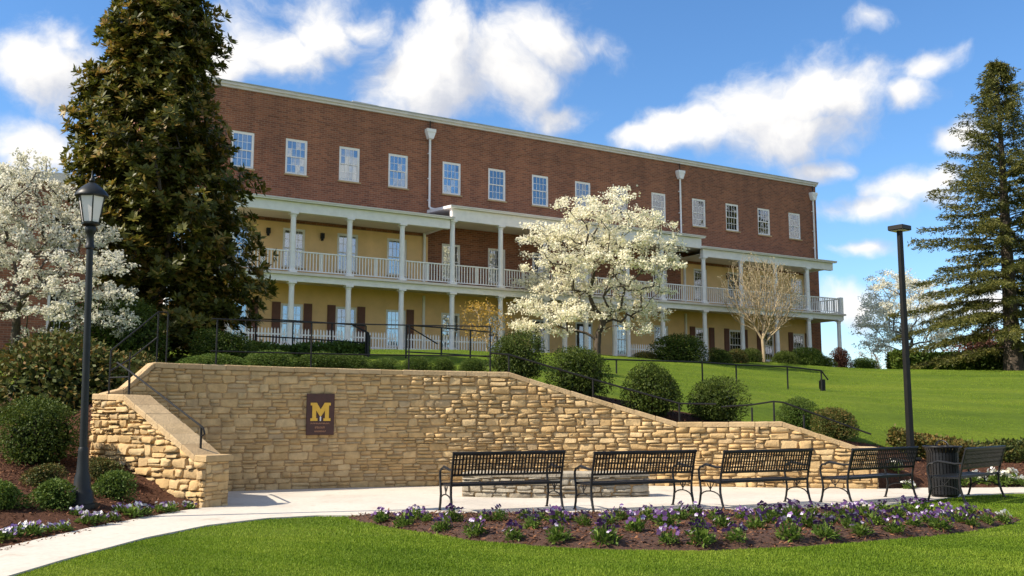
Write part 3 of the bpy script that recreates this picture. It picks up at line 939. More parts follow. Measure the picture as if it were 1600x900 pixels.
# near wing, falling towards the path
dW = (WB - WA); LW = float(np.linalg.norm(dW)); dW = dW / LW; nW = np.array([dW[1], -dW[0]])
if nW[1] > 0: nW = -nW
def f_w(u): p = WA + dW * u; return (p[0], p[1], nW[0], nW[1])
t_w = lerp_prof([(0, 1.90), (0.95, 1.87), (2.98, 0.86), (LW, 0.85)])
b_w = lerp_prof([(0, .55), (1.5, .35), (2.6, .02), (LW, -.05)])
W2 = empty('wing_wall')
tag(W2, 'sloping golden stone wing wall ending in a square pier beside the lamp post bed', 'wall', kind='thing')
core(W2, f_w, [LW * i / 20 for i in range(21)], t_w, b_w, 0.46, M['mortar'])
stone_face(W2, f_w, LW, lambda u: t_w(u) - CAP, b_w, M['stone'], 300, rows=(.11, .22), lens=(.16, .38), proud=0.055, seed=9)
us = [0, .48, .95] + [0.95 + (2.98 - .95) * i / 6 for i in range(1, 7)] + [LW + 0.04]
coping(W2, f_w, us, t_w, 0.48, CAP, 0.04, M['coping'])
# the pier end: squared ashlar
pe = WB - nW * 0.46
def f_we(u): p = WB + dW * 0.004 - nW * u; return (p[0], p[1], dW[0], dW[1])
stone_face(W2, f_we, 0.46, lambda u: 0.85 - CAP, lambda u: 0.0, M['stone'], 40, rows=(.12, .16), lens=(.20, .24), proud=0.018, seed=12, name='pier_stone')
def f_wl(u): p = WA - nW * (0.46 - u) - dW * 0.004; return (p[0], p[1], -dW[0], -dW[1])
stone_face(W2, f_wl, 0.46, lambda u: 1.90 - CAP, lambda u: 0.5, M['stone'], 40, rows=(.12, .16), lens=(.20, .24), proud=0.03, seed=13, name='pier_stone')

# far wing
dR = (WD - WC); LR = float(np.linalg.norm(dR)); dR = dR / LR; nR = np.array([dR[1], -dR[0]])
if nR[1] > 0: nR = -nR
def f_r(u): p = WC + dR * u; return (p[0], p[1], nR[0], nR[1])
t_r = lerp_prof([(0, 1.362), (0.55, 1.37), (2.05, 0.86), (LR, 0.85)])
W3 = empty('wing_wall')
tag(W3, 'short sunlit golden stone wing wall sloping down behind the fourth bench from the left', 'wall', kind='thing')
core(W3, f_r, [LR * i / 12 for i in range(13)], t_r, flat0, 0.44, M['mortar'])
stone_face(W3, f_r, LR, lambda u: t_r(u) - CAP, flat0, M['stone'], 200, rows=(.11, .21), lens=(.18, .40), proud=0.05, seed=21)
coping(W3, f_r, [0.0, .28, .55, .92, 1.30, 1.68, 2.05, LR + .03], t_r, 0.50, CAP, 0.04, M['coping'], seed=8)
def f_re(u): p = WD + dR * 0.004 - nR * u; return (p[0], p[1], dR[0], dR[1])
stone_face(W3, f_re, 0.44, lambda u: 0.85 - CAP, flat0, M['stone'], 40, rows=(.12, .16), lens=(.20, .24), proud=0.02, seed=22, name='pier_stone')

# low stone seat on the court, an arc bowed towards the lawn
SC = np.array([0.80, 23.2]); SR = 5.15
sa0, sa1 = math.radians(-19.5), math.radians(19.5)
LS = SR * (sa1 - sa0)
def f_s(u):
    a = sa0 + u / SR; return (SC[0] + SR * math.sin(a), SC[1] - SR * math.cos(a), math.sin(a), -math.cos(a))
S1 = empty('stone_seat'); tag(S1, 'low curved grey stone seat wall with flat cap behind the two left benches', 'seat wall')
ts = lambda u: 0.47
core(S1, f_s, [LS * i / 16 for i in range(17)], ts, flat0, 0.5, M['mortar'])
stone_face(S1, f_s, LS, lambda u: 0.39, flat0, M['greystone'], 120, rows=(.11, .15), lens=(.20, .42), proud=0.04, seed=31)
coping(S1, f_s, [LS * i / 6 for i in range(7)], ts, 0.52, 0.075, 0.05, M['greystone'], seed=14)
def f_se(u):
    x, y, nx, ny = f_s(LS); return (x - nx * u + 0.004 * math.cos(sa1), y - ny * u + 0.004 * math.sin(sa1), math.cos(sa1), math.sin(sa1))
stone_face(S1, f_se, 0.5, lambda u: 0.39, flat0, M['greystone'], 30, rows=(.11, .15), lens=(.2, .3), proud=0.03, seed=33)

# ------------------------------------------------------------------ the sign
def build_sign():
    a = math.asin((-3.95 - 1) / 14.0); p = arc(a); n = (-math.sin(a), -math.cos(a))
    rz = math.atan2(n[0], -n[1])
    # stand it off the roughest stones
    r = empty('wall_sign', (p[0] + n[0] * 0.075, p[1] + n[1] * 0.075, 1.10), rz)
    tag(r, 'dark brown sign panel with a gold block letter M on the curved stone wall', 'sign')
    mb = MB(); mb.bbox(-.285, .285, 0, .03, 0, .84, .006); mb.build('panel', M['signbrown'], r)
    mb = MB()
    for sx in (-.2, .2):
        for z in (.1, .74): mb.tube([(sx, .03, z), (sx, .16, z)], .012, 6)
    mb.build('standoff', M['black'], r)
    w, h = .41, .37; x0, z0 = -w / 2, .285
    P = [(0, 0), (.145, 0), (.145, .055), (.115, .055), (.115, .215), (.192, .095), (.218, .095), (.295, .215), (.295, .055), (.265, .055), (.265, 0), (.41, 0), (.41, .055), (.375, .055), (.375, .315), (.41, .315), (.41, .37), (.285, .37), (.205, .235), (.125, .37), (0, .37), (0, .315), (.035, .315), (.035, .055), (0, .055)]
    poly = [(x0 + x, z0 + z) for x, z in P]
    bm = bmesh.new(); vs = [bm.verts.new((x, -0.014, z)) for x, z in poly]; f = bm.faces.new(vs)
    e = bmesh.ops.extrude_face_region(bm, geom=[f])
    for v in e['geom']:
        if isinstance(v, bmesh.types.BMVert): v.co.y = 0.001
    bmesh.ops.recalc_face_normals(bm, faces=bm.faces); bmesh.ops.triangulate(bm, faces=bm.faces)
    me = bpy.data.meshes.new('letter'); bm.to_mesh(me); bm.free(); me.materials.append(M['gold']); link('letter', me, r)
    mb = MB(); mb.prism([(-.012, .285), (.012, .285), (.016, .36), (0, .385), (-.016, .36)], -0.010, 0.001); mb.build('emblem', M['lampglass'], r)
    # three short lines of worn lettering, too worn to read
    rr = random.Random(4)
    for (z, half, hh) in ((.222, .195, .026), (.135, .105, .036), (.060, .115, .030)):
        mb = MB(); x = -half
        while x < half - .01:
            ww = rr.uniform(.016, .028); kind = rr.randrange(3)
            mb.box(x, x + .006, -.006, .001, z, z + hh)
            if kind != 1: mb.box(x + .0061, x + ww - .008, -.006, .001, z + hh - .007, z + hh)
            if kind != 0: mb.box(x + .0061, x + ww - .008, -.006, .001, z, z + .007)
            x += ww
        mb.build('lettering', M['copper'], r)


build_sign()

# ------------------------------------------------------------------ the brick building
AZ = math.radians(58.8)
BD = np.array([math.sin(AZ), math.cos(AZ)])
P0 = at(379, 234, 47.0)
BROT = math.radians(90 - 58.8)
BLD = empty('brick_building', (P0[0], P0[1], 0), BROT)
tag(BLD, 'long three storey red brick building with white two level porch and cream walls', 'building')
S_L, S_R = -4.6, 40.7
WW, WH = 1.14, 1.83
UP = [0.0, 2.74, 5.60, 8.38, 11.62, 14.52, 17.45, 20.50, 23.32, 26.35, 29.70, 32.62, 35.53, 38.48]
FARL = [-2.8]
G0 = 4.5                                     # porch floor
Z2 = 8.12                                    # balcony floor
ZR = 17.45


def wall_open(name, x0, x1, z0, z1, y, holes, mat, parent, depth=0.16):
    """a wall face with real openings and reveals"""
    mb = MB()
    xs = sorted(set([x0, x1] + [h[0] for h in holes] + [h[1] for h in holes])); zs = sorted(set([z0, z1] + [h[2] for h in holes] + [h[3] for h in holes]))
    for i in range(len(xs) - 1):
        for j in range(len(zs) - 1):
            cx, cz = (xs[i] + xs[i + 1]) / 2, (zs[j] + zs[j + 1]) / 2
            if any(h[0] < cx < h[1] and h[2] < cz < h[3] for h in holes): continue
            mb.add([(xs[i], y, zs[j]), (xs[i + 1], y, zs[j]), (xs[i + 1], y, zs[j + 1]), (xs[i], y, zs[j + 1])], [(0, 1, 2, 3)])
    for (a, b, c, d) in holes:
        mb.add([(a, y, c), (a, y + depth, c), (a, y + depth, d), (a, y, d)], [(0, 3, 2, 1)])
        mb.add([(b, y, c), (b, y + depth, c), (b, y + depth, d), (b, y, d)], [(0, 1, 2, 3)])
        mb.add([(a, y, c), (b, y, c), (b, y + depth, c), (a, y + depth, c)], [(0, 1, 2, 3)])
        mb.add([(a, y, d), (b, y, d), (b, y + depth, d), (a, y + depth, d)], [(0, 3, 2, 1)])
    return mb.build(name, mat, parent)


def m_curtain(w, h, seed, open_frac):
    """hanging drape or blind with folds"""
    r = random.Random(seed); mb = MB(); n = 26; vs = []
    for i in range(n + 1):
        x = -w / 2 + w * i / n; y = 0.02 * math.sin(i * 1.9 + seed) + 0.008 * math.sin(i * 4.3)
        vs += [(x, y, 0), (x, y * .7, h)]
    fs = []
    for i in range(n):
        if abs((i + .5) / n - .5) < open_frac / 2: continue
        fs.append((2 * i, 2 * i + 2, 2 * i + 3, 2 * i + 1))
    mb.add(vs, fs); return mb.mesh('curtain', M['curtain'])


CURT = {(h, k): m_curtain(WW - .04, h, k, (0, 0.10, 0.36, 0, .2)[k]) for h in (1.80, 1.95) for k in range(5)}


def m_frame(w, h, t=0.075, dep=0.09):
    mb = MB()
    mb.box(-w / 2, -w / 2 + t, 0, dep, 0, h); mb.box(w / 2 - t, w / 2, 0, dep, 0, h)
    mb.box(-w / 2 + t, w / 2 - t, 0, dep, h - t, h); mb.box(-w / 2 + t, w / 2 - t, 0, dep, 0, t)
    return mb.mesh('window', M['white'])


def m_sash(w, h, cols, rows, st=0.045, mt=0.020, dep=0.035):
    mb = MB()
    mb.box(-w / 2, -w / 2 + st, 0, dep, 0, h); mb.box(w / 2 - st, w / 2, 0, dep, 0, h)
    mb.box(-w / 2 + st, w / 2 - st, 0, dep, h - st, h); mb.box(-w / 2 + st, w / 2 - st, 0, dep, 0, st)
    iw, ih = w - 2 * st, h - 2 * st
    for i in range(1, cols):
        x = -iw / 2 + iw * i / cols; mb.box(x - mt / 2, x + mt / 2, .004, dep - .006, st, h - st)
    for j in range(1, rows):
        z = st + ih * j / rows
        for i in range(cols):
            xa = -iw / 2 + iw * i / cols + mt / 2; xb = -iw / 2 + iw * (i + 1) / cols - mt / 2
            mb.box(xa, xb, .006, dep - .008, z - mt / 2, z + mt / 2)
    return mb.mesh('sash', M['white'])


def m_pane(w, h):
    mb = MB(); mb.box(-w / 2, w / 2, 0, .004, -h / 2, h / 2); return mb.mesh('pane', M['glass'])


def m_sill(w):
    mb = MB(); mb.bbox(-w / 2 - .06, w / 2 + .06, -.10, .10, -.075, .0, .01); return mb.mesh('sill', M['coping'])


def window_kit(w, h, cols, rows):
    t = .075; sw, sh = w - 2 * t, (h - 2 * t) / 2 + .02
    iw, ih = sw - .09, sh - .09
    return dict(w=w, h=h, cols=cols, rows=rows, t=t, sw=sw, sh=sh, iw=iw, ih=ih, frame=m_frame(w, h), sash=m_sash(sw, sh, cols, rows), pane=m_pane(iw / cols - .016, ih / rows - .016),
                big=m_pane(iw, ih), sill=m_sill(w))


K_UP = window_kit(WW, WH, 4, 2)
K_PORCH = window_kit(WW, 1.98, 4, 2)


def add_window(parent, s, zb, y, kit, seed, separate=True, cur=None, room=True):
    r = random.Random(seed)
    w = link('window', kit['frame'], parent, (s, y + .03, zb))
    link('sill', kit['sill'], w, (0, -.03, -.002))
    for k in range(2):
        z = kit['t'] + (0 if k == 0 else kit['sh'] - .04); yy = .045 if k == 0 else .008
        link('sash', kit['sash'], w, (0, yy, z))
        if separate:
            for i in range(kit['cols']):
                for j in range(kit['rows']):
                    x = -kit['iw'] / 2 + kit['iw'] * (i + .5) / kit['cols']; zz = z + .045 + kit['ih'] * (j + .5) / kit['rows']
                    link('pane', kit['pane'], w, (x, yy + .016, zz), (r.uniform(-.012, .012), 0, r.uniform(-.012, .012)))
        else:
            link('pane', kit['big'], w, (0, yy + .016, z + .045 + kit['ih'] / 2), (r.uniform(-.008, .008), 0, r.uniform(-.01, .01)))
    c = r.choice([0, 0, 1, 3, 4, 2]) if cur is None else cur
    if c >= 0:
        link('curtain', CURT[(1.80 if kit is K_UP else 1.95, c)], w, (0, .17, .02))
    return w


def build_building():
    B = BLD
    # third storey
    holes = [(s - WW / 2, s + WW / 2, 13.50, 13.50 + WH) for s in FARL + UP]
    wall_open('brick_wall', S_L, S_R, 11.0, ZR, 0, holes, M['brick'], B)
    # a slightly darker header course below the eave and a soldier course are part of the brickwork: thin proud bands
    mb = MB(); mb.box(S_L, S_R - .02, -.018, -.002, 16.35, 16.45); mb.build('brick_band', M['brick'], B)
    # second storey: cream, brick, cream
    h2 = [(s - WW / 2, s + WW / 2, 8.75, 8.75 + 1.98) for s in FARL + UP]
    sel = lambda hs, a, b: [h for h in hs if a < (h[0] + h[1]) / 2 < b]
    wall_open('stucco_wall', S_L, 10.2, Z2 - .02, 11.0, 0, sel(h2, S_L, 10.2), M['stucco'], B)
    wall_open('brick_wall', 10.2, 28.05, Z2 - .02, 11.0, 0, sel(h2, 10.2, 28.05), M['brick'], B)
    wall_open('stucco_wall', 28.05, 39.6, Z2 - .02, 11.0, 0, sel(h2, 28.05, 39.6), M['stucco'], B)
    wall_open('brick_wall', 39.6, S_R, Z2 - .02, 11.0, 0, [], M['brick'], B)
    # ground storey
    door_s = [17.45, 20.5]
    h1 = [(s - WW / 2, s + WW / 2, 4.95, 4.95 + 1.98) for s in FARL + UP if s not in door_s] + [(s - .62, s + .62, G0, G0 + 2.35) for s in door_s]
    wall_open('stucco_wall', S_L, 39.6, G0 - .3, Z2 - .02, 0, sel(h1, S_L, 39.6), M['stucco'], B)
    wall_open('brick_wall', 39.6, S_R, G0 - .3, Z2 - .02, 0, [], M['brick'], B)
    # ends and back, roof
    mb = MB()
    mb.add([(S_R, 0, 3.5), (S_R, 15, 3.5), (S_R, 15, ZR), (S_R, 0, ZR)], [(0, 1, 2, 3)]); mb.build('end_wall', M['brick'], B)
    mb = MB()
    mb.add([(S_L, 0, 3.5), (S_L, 15, 3.5), (S_L, 15, ZR), (S_L, 0, ZR)], [(0, 3, 2, 1)]); mb.build('end_wall', M['brick'], B)
    mb = MB(); mb.add([(S_L, 15, 3.5), (S_R, 15, 3.5), (S_R, 15, ZR), (S_L, 15, ZR)], [(0, 3, 2, 1)]); mb.build('back_wall', M['brick'], B)
    # dim rooms: floors and a corridor wall so the panes have something behind them
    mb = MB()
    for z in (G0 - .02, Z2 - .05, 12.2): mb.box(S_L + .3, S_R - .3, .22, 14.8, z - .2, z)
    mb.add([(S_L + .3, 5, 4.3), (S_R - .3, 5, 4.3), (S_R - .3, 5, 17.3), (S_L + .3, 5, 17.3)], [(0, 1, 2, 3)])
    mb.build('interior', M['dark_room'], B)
    mb = MB(); mb.box(S_L - .12, S_R + .12, -.16, 15.2, ZR + .13, ZR + .26); mb.box(S_L - .05, S_R + .05, -.09, 15.1, ZR, ZR + .13)
    rf = mb.build('roof', M['fascia'], B)
    mb = MB(); mb.box(S_L - .15, S_R + .15, -.20, -.03, ZR + .262, ZR + .31); mb.build('roof_edge', M['roof'], rf)
    for (a, b, h, y) in ((1.2, 3.4, .16, .3), (5.9, 7.4, .34, .5), (7.42, 9.2, .13, .4), (-.9, .6, .12, .3)):
        mb = MB(); mb.prism([(a, ZR + .264), (b, ZR + .264), (b, ZR + .264 + h * .9), (a, ZR + .264 + h)], y, y + 1.3); mb.build('roof_hatch', M['roof'], rf)
    # windows
    for i, s in enumerate(UP):
        add_window(B, s, 13.50, 0, K_UP, 50 + i, True, cur=(0, 3, 1, 2, 4, 0, 3, 2, 0, 1, 4, 0, 3, 1)[i])
    for i, s in enumerate(FARL): add_window(B, s, 13.50, 0, K_UP, 80 + i, False)
    for i, s in enumerate(FARL + UP): add_window(B, s, 8.75, 0, K_PORCH, 100 + i, False, cur=random.choice([2, 4, 1, -1]))
    for i, s in enumerate([q for q in FARL + UP if q not in door_s]):
        add_window(B, s, 4.95, 0, K_PORCH, 140 + i, False, cur=random.choice([2, 4, -1, -1]))
        if (s < 10 or s > 28) and s < 39:
            for sx in (-1, 1):
                if abs(s - 8.38) < .1 and sx < 0: continue
                mb = MB(); x = s + sx * (WW / 2 + .24); mb.box(x - .21, x + .21, -.055, -.003, 4.85, 6.98)
                sh = mb.build('shutter', M['shutter'], B)
                for k in range(16):
                    sl = MB(); z = 4.95 + k * .125; sl.box(x - .16, x + .16, -.072, -.057, z, z + .085); sl.build('slat', M['shutter'], sh)
    for s in door_s:
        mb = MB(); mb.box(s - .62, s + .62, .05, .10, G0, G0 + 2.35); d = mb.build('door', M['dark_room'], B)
        mb = MB(); mb.box(s - .62, s - .52, .02, .048, G0, G0 + 2.35); mb.box(s + .52, s + .62, .02, .048, G0, G0 + 2.35); mb.box(s - .52, s + .52, .02, .048, G0 + 2.25, G0 + 2.35); mb.box(s - .03, s + .03, .03, .048, G0, G0 + 2.25); mb.build('door_frame', M['white'], d)
        mb = MB(); mb.box(s - .5, s - .06, .035, .045, G0 + .35, G0 + 2.1); mb.box(s + .06, s + .5, .035, .045, G0 + .35, G0 + 2.1); mb.build('pane', M['glass'], d)
    # rainwater heads and pipes
    for (s, zb) in ((10.2, 12.48), (28.05, 12.15), (40.28, 11.6)):
        mb = MB(); mb.tube([(s, -.12, 16.5), (s, -.12, zb + .18), (s + .05, -.18, zb + .07), (s + .3, -.26, zb + .03)], .062, 8)
        for z in (15.6, 14.2, 13.0): mb.box(s - .085, s + .085, -.1, -.003, z, z + .05)
        p = mb.build('downspout', M['white'], B, smooth='auto')
        mb = MB(); mb.prism([(s - .13, 16.42), (s + .13, 16.42), (s + .24, 16.72), (s + .24, 16.78), (s - .24, 16.78), (s - .24, 16.72)], -.30, -.004)
        mb.box(s - .27, s + .27, -.33, -.004, 16.782, 16.96); mb.build('rainwater_head', M['white'], p)
        mb = MB(); mb.tube([(s, -.12, 16.9), (s, -.12, 17.44)], .03, 6); mb.build('outlet', M['black'], p)
    for s in (9.95, 28.3, 39.2):
        for (za, zb) in ((G0, Z2 - .35), (Z2, 11.2)):
            mb = MB(); mb.box(s - .06, s + .06, -.13, -.02, za, zb); mb.build('downspout', M['white'], B)
    # balcony and porch
    OFF = -2.5
    mb = MB(); mb.box(S_L, 40.05, OFF - .28, -.002, Z2 - .12, Z2); mb.build('balcony_floor', M['fascia'], B)
    mb = MB(); mb.box(S_L, 39.95, OFF - .14, OFF + .14, Z2 - .42, Z2 - .122)
    mb.box(39.75, 39.95, OFF + .142, 4.0, Z2 - .42, Z2 - .122); mb.box(40.02, 40.05, -.0021, 4.0, Z2 - .12, Z2); mb.build('balcony_beam', M['white'], B)
    mb = MB(); mb.box(S_L, 39.74, OFF + .142, -.003, Z2 - .20, Z2 - .122); mb.build('porch_ceiling', M['soffit'], B)
    mb = MB(); mb.box(S_L, 40.2, OFF - .5, -.002, G0 - .5, G0); mb.build('porch_floor', M['coping'], B)
    for (a, b, zb, zt) in ((S_L, 10.22, 11.02, 11.50), (10.24, 27.50, 11.50, 12.12), (27.52, 39.15, 11.02, 11.50)):
        mb = MB(); mb.box(a + .05, b - .05, OFF - .13, OFF + .13, zb, zt)
        mb.box(b - .30, b - .06, OFF + .132, -.002, zb + .1, zt)
        r_ = mb.build('porch_roof', M['white'], B)
        mb = MB()
        p = [(OFF - .32, zt + .002), (-.003, zt + .18), (-.003, zt + .36), (OFF - .32, zt + .13)]
        mb.add([(a - .12, y, z) for y, z in p] + [(b + .12, y, z) for y, z in p], [(3, 2, 1, 0), (4, 5, 6, 7), (0, 1, 5, 4), (1, 2, 6, 5), (2, 3, 7, 6), (3, 0, 4, 7)])
        mb.build('roof_slab', M['white'], r_)
        mb = MB(); mb.box(a - .14, b + .14, OFF - .36, OFF - .322, zt + .06, zt + .135); mb.build('gutter', M['fascia'], r_)
        mb = MB(); mb.box(a + .06, b - .31, OFF + .132, -.004, zb + .16, zb + .20); mb.build('soffit', M['soffit'], r_)
    cols = [-3.8, -1.0, 1.85, 4.70, 7.52, 10.38, 13.29, 16.15, 18.85, 21.80, 24.40, 27.68, 30.78, 33.80, 36.74]
    def m_col(h, name='column'):
        mb = MB(); mb.box(-.19, .19, -.19, .19, 0, .10); mb.box(-.19, .19, -.19, .19, h - .09, h)
        mb.lathe([(.175, .101), (.175, .16), (.15, .20), (.145, .22), (.142, h * .4), (.125, h - .26), (.125, h - .22), (.145, h - .20), (.145, h - .16), (.165, h - .10)], 14)
        return mb.mesh(name, M['white'], 'auto')
    c1 = m_col(Z2 - .42 - G0); c2 = m_col(11.02 - Z2); c2b = m_col(11.50 - Z2)
    for s in cols + [17.40, 20.85, 39.60]:
        link('column', c1, B, (s, OFF, G0))
    for s in cols:
        link('column', c2b if 10.3 < s < 27.5 else c2, B, (s, OFF, Z2))
    link('column', c1, B, (39.60, 3.4, G0))
    # balcony railing, bay by bay, each baluster its own piece
    balu = MB(); balu.box(-.021, .021, -.021, .021, 0, .86); balu = balu.mesh('baluster', M['white'])
    rails = cols + [39.85]
    for a, b in zip(rails[:-1], rails[1:]):
        if b < 0: continue
        g = .16; mb = MB(); mb.box(a + g, b - g, OFF - .045, OFF + .045, Z2 + 1.0, Z2 + 1.06); mb.box(a + g, b - g, OFF - .03, OFF + .03, Z2 + .10, Z2 + .15)
        mid = (a + b) / 2; mb.box(mid - .035, mid + .035, OFF - .032, OFF + .032, Z2 + .152, Z2 + .998)
        rl = mb.build('balcony_railing', M['white'], B)
        n = int((b - a - 2 * g) / .155)
        for i in range(n):
            x = a + g + (b - a - 2 * g) * (i + .5) / n
            if abs(x - mid) < .05: continue
            link('baluster', balu, rl, (x, OFF, Z2 + .145))
    mb = MB(); mb.box(39.80, 39.87, OFF + .2, 3.8, Z2 + 1.0, Z2 + 1.06); mb.box(39.80, 39.86, OFF + .2, 3.8, Z2 + .10, Z2 + .15); mb.box(39.72, 39.98, OFF - .13, OFF + .13, Z2, Z2 + 1.12)
    rl = mb.build('balcony_railing', M['white'], B)
    for i in range(18): link('baluster', balu, rl, (39.835, OFF + .35 + i * .19, Z2 + .145))
    # picket fence along the porch front
    pk = MB(); pk.prism([(-.032, 0), (.032, 0), (.032, .84), (0, .93), (-.032, .84)], -.012, .012); pk = pk.mesh('picket', M['white'])
    for a, b in zip(cols[:-1], cols[1:]):
        if b < 0 or 13 < a < 20 or a > 27: continue
        mb = MB(); y = OFF + .02
        mb.box(a + .2, b - .2, y + .013, y + .05, G0 + .18, G0 + .25); mb.box(a + .2, b - .2, y + .013, y + .05, G0 + .66, G0 + .73)
        fr = mb.build('picket_rail', M['white'], B); n = int((b - a - .4) / .15)
        for i in range(n): link('picket', pk, fr, (a + .2 + (b - a - .4) * (i + .5) / n, y, G0 + .06 + .01 * (i % 3)))
    # small wall lamps and porch fittings
    for s in (1.4, 4.2, 32, 34.1):
        mb = MB(); mb.box(s - .09, s + .09, -.16, -.003, 10.35, 10.62); mb.box(s - .05, s + .05, -.12, -.003, 10.24, 10.348); mb.build('wall_lamp', M['black'], B)
    # stone steps up to the porch
    for k in range(3):
        mb = MB(); mb.bbox(7.95, 10.1, OFF - .85 - .34 * k, OFF - .50 - .34 * k, G0 - .9, G0 - .12 - .15 * k, .012); mb.build('step', M['greystone'], B)


build_building()


def build_low_wing():
    W = empty('brick_annex', (P0[0] - BD[0] * 4.6, P0[1] - BD[1] * 4.6, 0), BROT)
    tag(W, 'lower brick building end with grey eave behind the white tree at far left', 'building')
    holes = [(-s - .57, -s + .57, z, z + 1.8) for s in (3.0, 6.5, 10.0, 13.5, 17.0) for z in (5.2, 8.9)]
    wall_open('brick_wall', -22, -.02, 3.4, 12.0, 1.5, holes, M['brick'], W)
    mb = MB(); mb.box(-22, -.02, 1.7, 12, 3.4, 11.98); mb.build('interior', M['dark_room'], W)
    mb = MB(); mb.box(-22.3, -.02, 1.1, 12.5, 12.0, 12.45); mb.build('roof', M['fascia'], W)
    for s in (3.0, 6.5, 10.0, 13.5, 17.0):
        for z in (5.2, 8.9): add_window(W, -s, z, 1.5, K_UP, int(s * 10 + z), False, cur=-1)


build_low_wing()

# ------------------------------------------------------------------ benches
def bench_kit():
    """a steel bench: x along its length 0..L, y = 0 at the back, +y towards the seat's front"""
    L, Dp = 1.85, 0.56
    K = {}
    def end(name_parts):
        pass
    # legs: curved bars
    def leg_front(x):
        mb = MB(); mb.tube([(x, Dp + .03, 0), (x, Dp - .01, .12), (x, Dp - .035, .26), (x, Dp - .015, .40), (x, Dp + .01, .50), (x, Dp + .01, .60), (x, Dp - .03, .645), (x, Dp - .10, .655)], .019, 8)
        mb.lathe([(.032, 0), (.032, .012), (.02, .016)], 8, x, Dp + .03); return mb
    def leg_rear(x):
        mb = MB(); mb.tube([(x, -.05, 0), (x, -.005, .12), (x, .03, .26), (x, .03, .40), (x, .005, .52), (x, -.045, .72), (x, -.10, .90), (x, -.115, .93)], .020, 8)
        mb.lathe([(.032, 0), (.032, .012), (.02, .016)], 8, x, -.05); return mb
    def arm(x):
        mb = MB(); mb.tube([(x, -.03, .665), (x, .10, .655), (x, .25, .675), (x, .38, .69), (x, .47, .662)], [.016, .019, .022, .022, .018], 8); return mb
    def stretch(x):
        mb = MB()
        pts = []
        for i in range(9):
            w = math.pi * i / 8; pts.append((x, Dp / 2 + .0 - math.cos(w) * (Dp / 2 - .03), .17 + .10 * math.sin(w)))
        mb.tube(pts, .011, 6); mb.tube([(x, Dp / 2, .27), (x, Dp / 2, .40)], .010, 6)
        mb.tube([(x, Dp / 2, .30), (x, Dp / 2 - .06, .36), (x, Dp / 2 - .09, .40)], .008, 6); mb.tube([(x, Dp / 2, .30), (x, Dp / 2 + .06, .36), (x, Dp / 2 + .09, .40)], .008, 6)
        return mb
    for nm, fn in (('leg', leg_front), ('leg', leg_rear), ('armrest', arm), ('stretcher', stretch)):
        for x in (0.0, L): K.setdefault(nm, []).append(fn(x).mesh(nm, M['bench_black'], 'auto'))
    return K, L, Dp


BK, BL, BDp = bench_kit()


def make_bench():
    r = empty('park_bench'); L, Dp = BL, BDp
    for nm in ('leg', 'armrest', 'stretcher'):
        for me in BK[nm]: link(nm, me, r)
    # seat: a frame and its long strips
    mb = MB()
    mb.box(.0, L, .035, .065, .405, .445); mb.box(0, L, Dp - .045, Dp - .015, .395, .435)
    for x in (0.02, L / 2 - .015, L - .05): mb.box(x, x + .03, .066, Dp - .046, .40, .425)
    seat = mb.build('seat', M['bench_black'], r)
    st = MB(); st.box(.02, L - .02, -.016, .016, -.004, .004); st = st.mesh('slat', M['bench_black'])
    for i in range(11):
        t = (i + .5) / 11; link('slat', st, seat, (0, .07 + t * (Dp - .11), .434 - .012 * math.sin(math.pi * t)))
    # backrest: leaning frame, crossed bars
    mb = MB()
    y0, y1, z0, z1 = .005, -.105, .56, .915
    def yy(z): return y0 + (y1 - y0) * (z - z0) / (z1 - z0)
    def bar(z, h, d=.014, a=0.02, b=L - .02, o=0.0):
        mb.add([(a, yy(z) - d + o, z), (b, yy(z) - d + o, z), (b, yy(z) + d + o, z), (a, yy(z) + d + o, z), (a, yy(z + h) - d + o, z + h), (b, yy(z + h) - d + o, z + h), (b, yy(z + h) + d + o, z + h), (a, yy(z + h) + d + o, z + h)],
               [(0, 3, 2, 1), (4, 5, 6, 7), (0, 1, 5, 4), (1, 2, 6, 5), (2, 3, 7, 6), (3, 0, 4, 7)])
    bar(z0, .035, .016); bar(z1 - .035, .035, .018)
    mb.tube([(-.02, yy(z1) , z1), (L + .02, yy(z1), z1)], .022, 8)
    for z in (.655, .735, .815): bar(z, .014, .005, o=.008)
    back = mb.build('backrest', M['bench_black'], r)
    sl = MB(); zz0, zz1 = z0 + .03, z1 - .03
    w = .014; d = .004
    sl.add([(-w, yy(zz0) - d, zz0), (w, yy(zz0) - d, zz0), (w, yy(zz0) + d, zz0), (-w, yy(zz0) + d, zz0), (-w, yy(zz1) - d, zz1), (w, yy(zz1) - d, zz1), (w, yy(zz1) + d, zz1), (-w, yy(zz1) + d, zz1)],
           [(0, 3, 2, 1), (4, 5, 6, 7), (0, 1, 5, 4), (1, 2, 6, 5), (2, 3, 7, 6), (3, 0, 4, 7)])
    sl = sl.mesh('slat', M['bench_black']); n = 33
    for i in range(n): link('slat', sl, back, (.02 + (L - .04) * (i + .5) / n, -.003, 0))
    return r


BENCHES = [(-0.915, 14.78, 22, 'black steel bench in front of the left half of the low stone seat, leftmost bench'),
           (1.23, 14.98, 24, 'black steel bench before the right half of the low stone seat, second from left'),
           (3.32, 15.48, 27, 'black steel bench in the middle of the row, in front of the bare sunlit wall'),
           (5.62, 16.28, 35, 'black steel bench beside the litter bin, in front of the sloping wing wall'),
           (7.62, 16.55, 45, 'black steel bench turned sideways in front of the litter bin, rightmost bench')]
proto = make_bench()
for i, (x, y, a, lab) in enumerate(BENCHES):
    x, y = warp([(x, y)])[0]
    b = proto if i == 0 else copy_tree(proto)
    b.location = (x, y, 0.022); b.rotation_euler = (0, 0, math.radians(a))
    tag(b, lab, 'bench', 'black benches along the court')

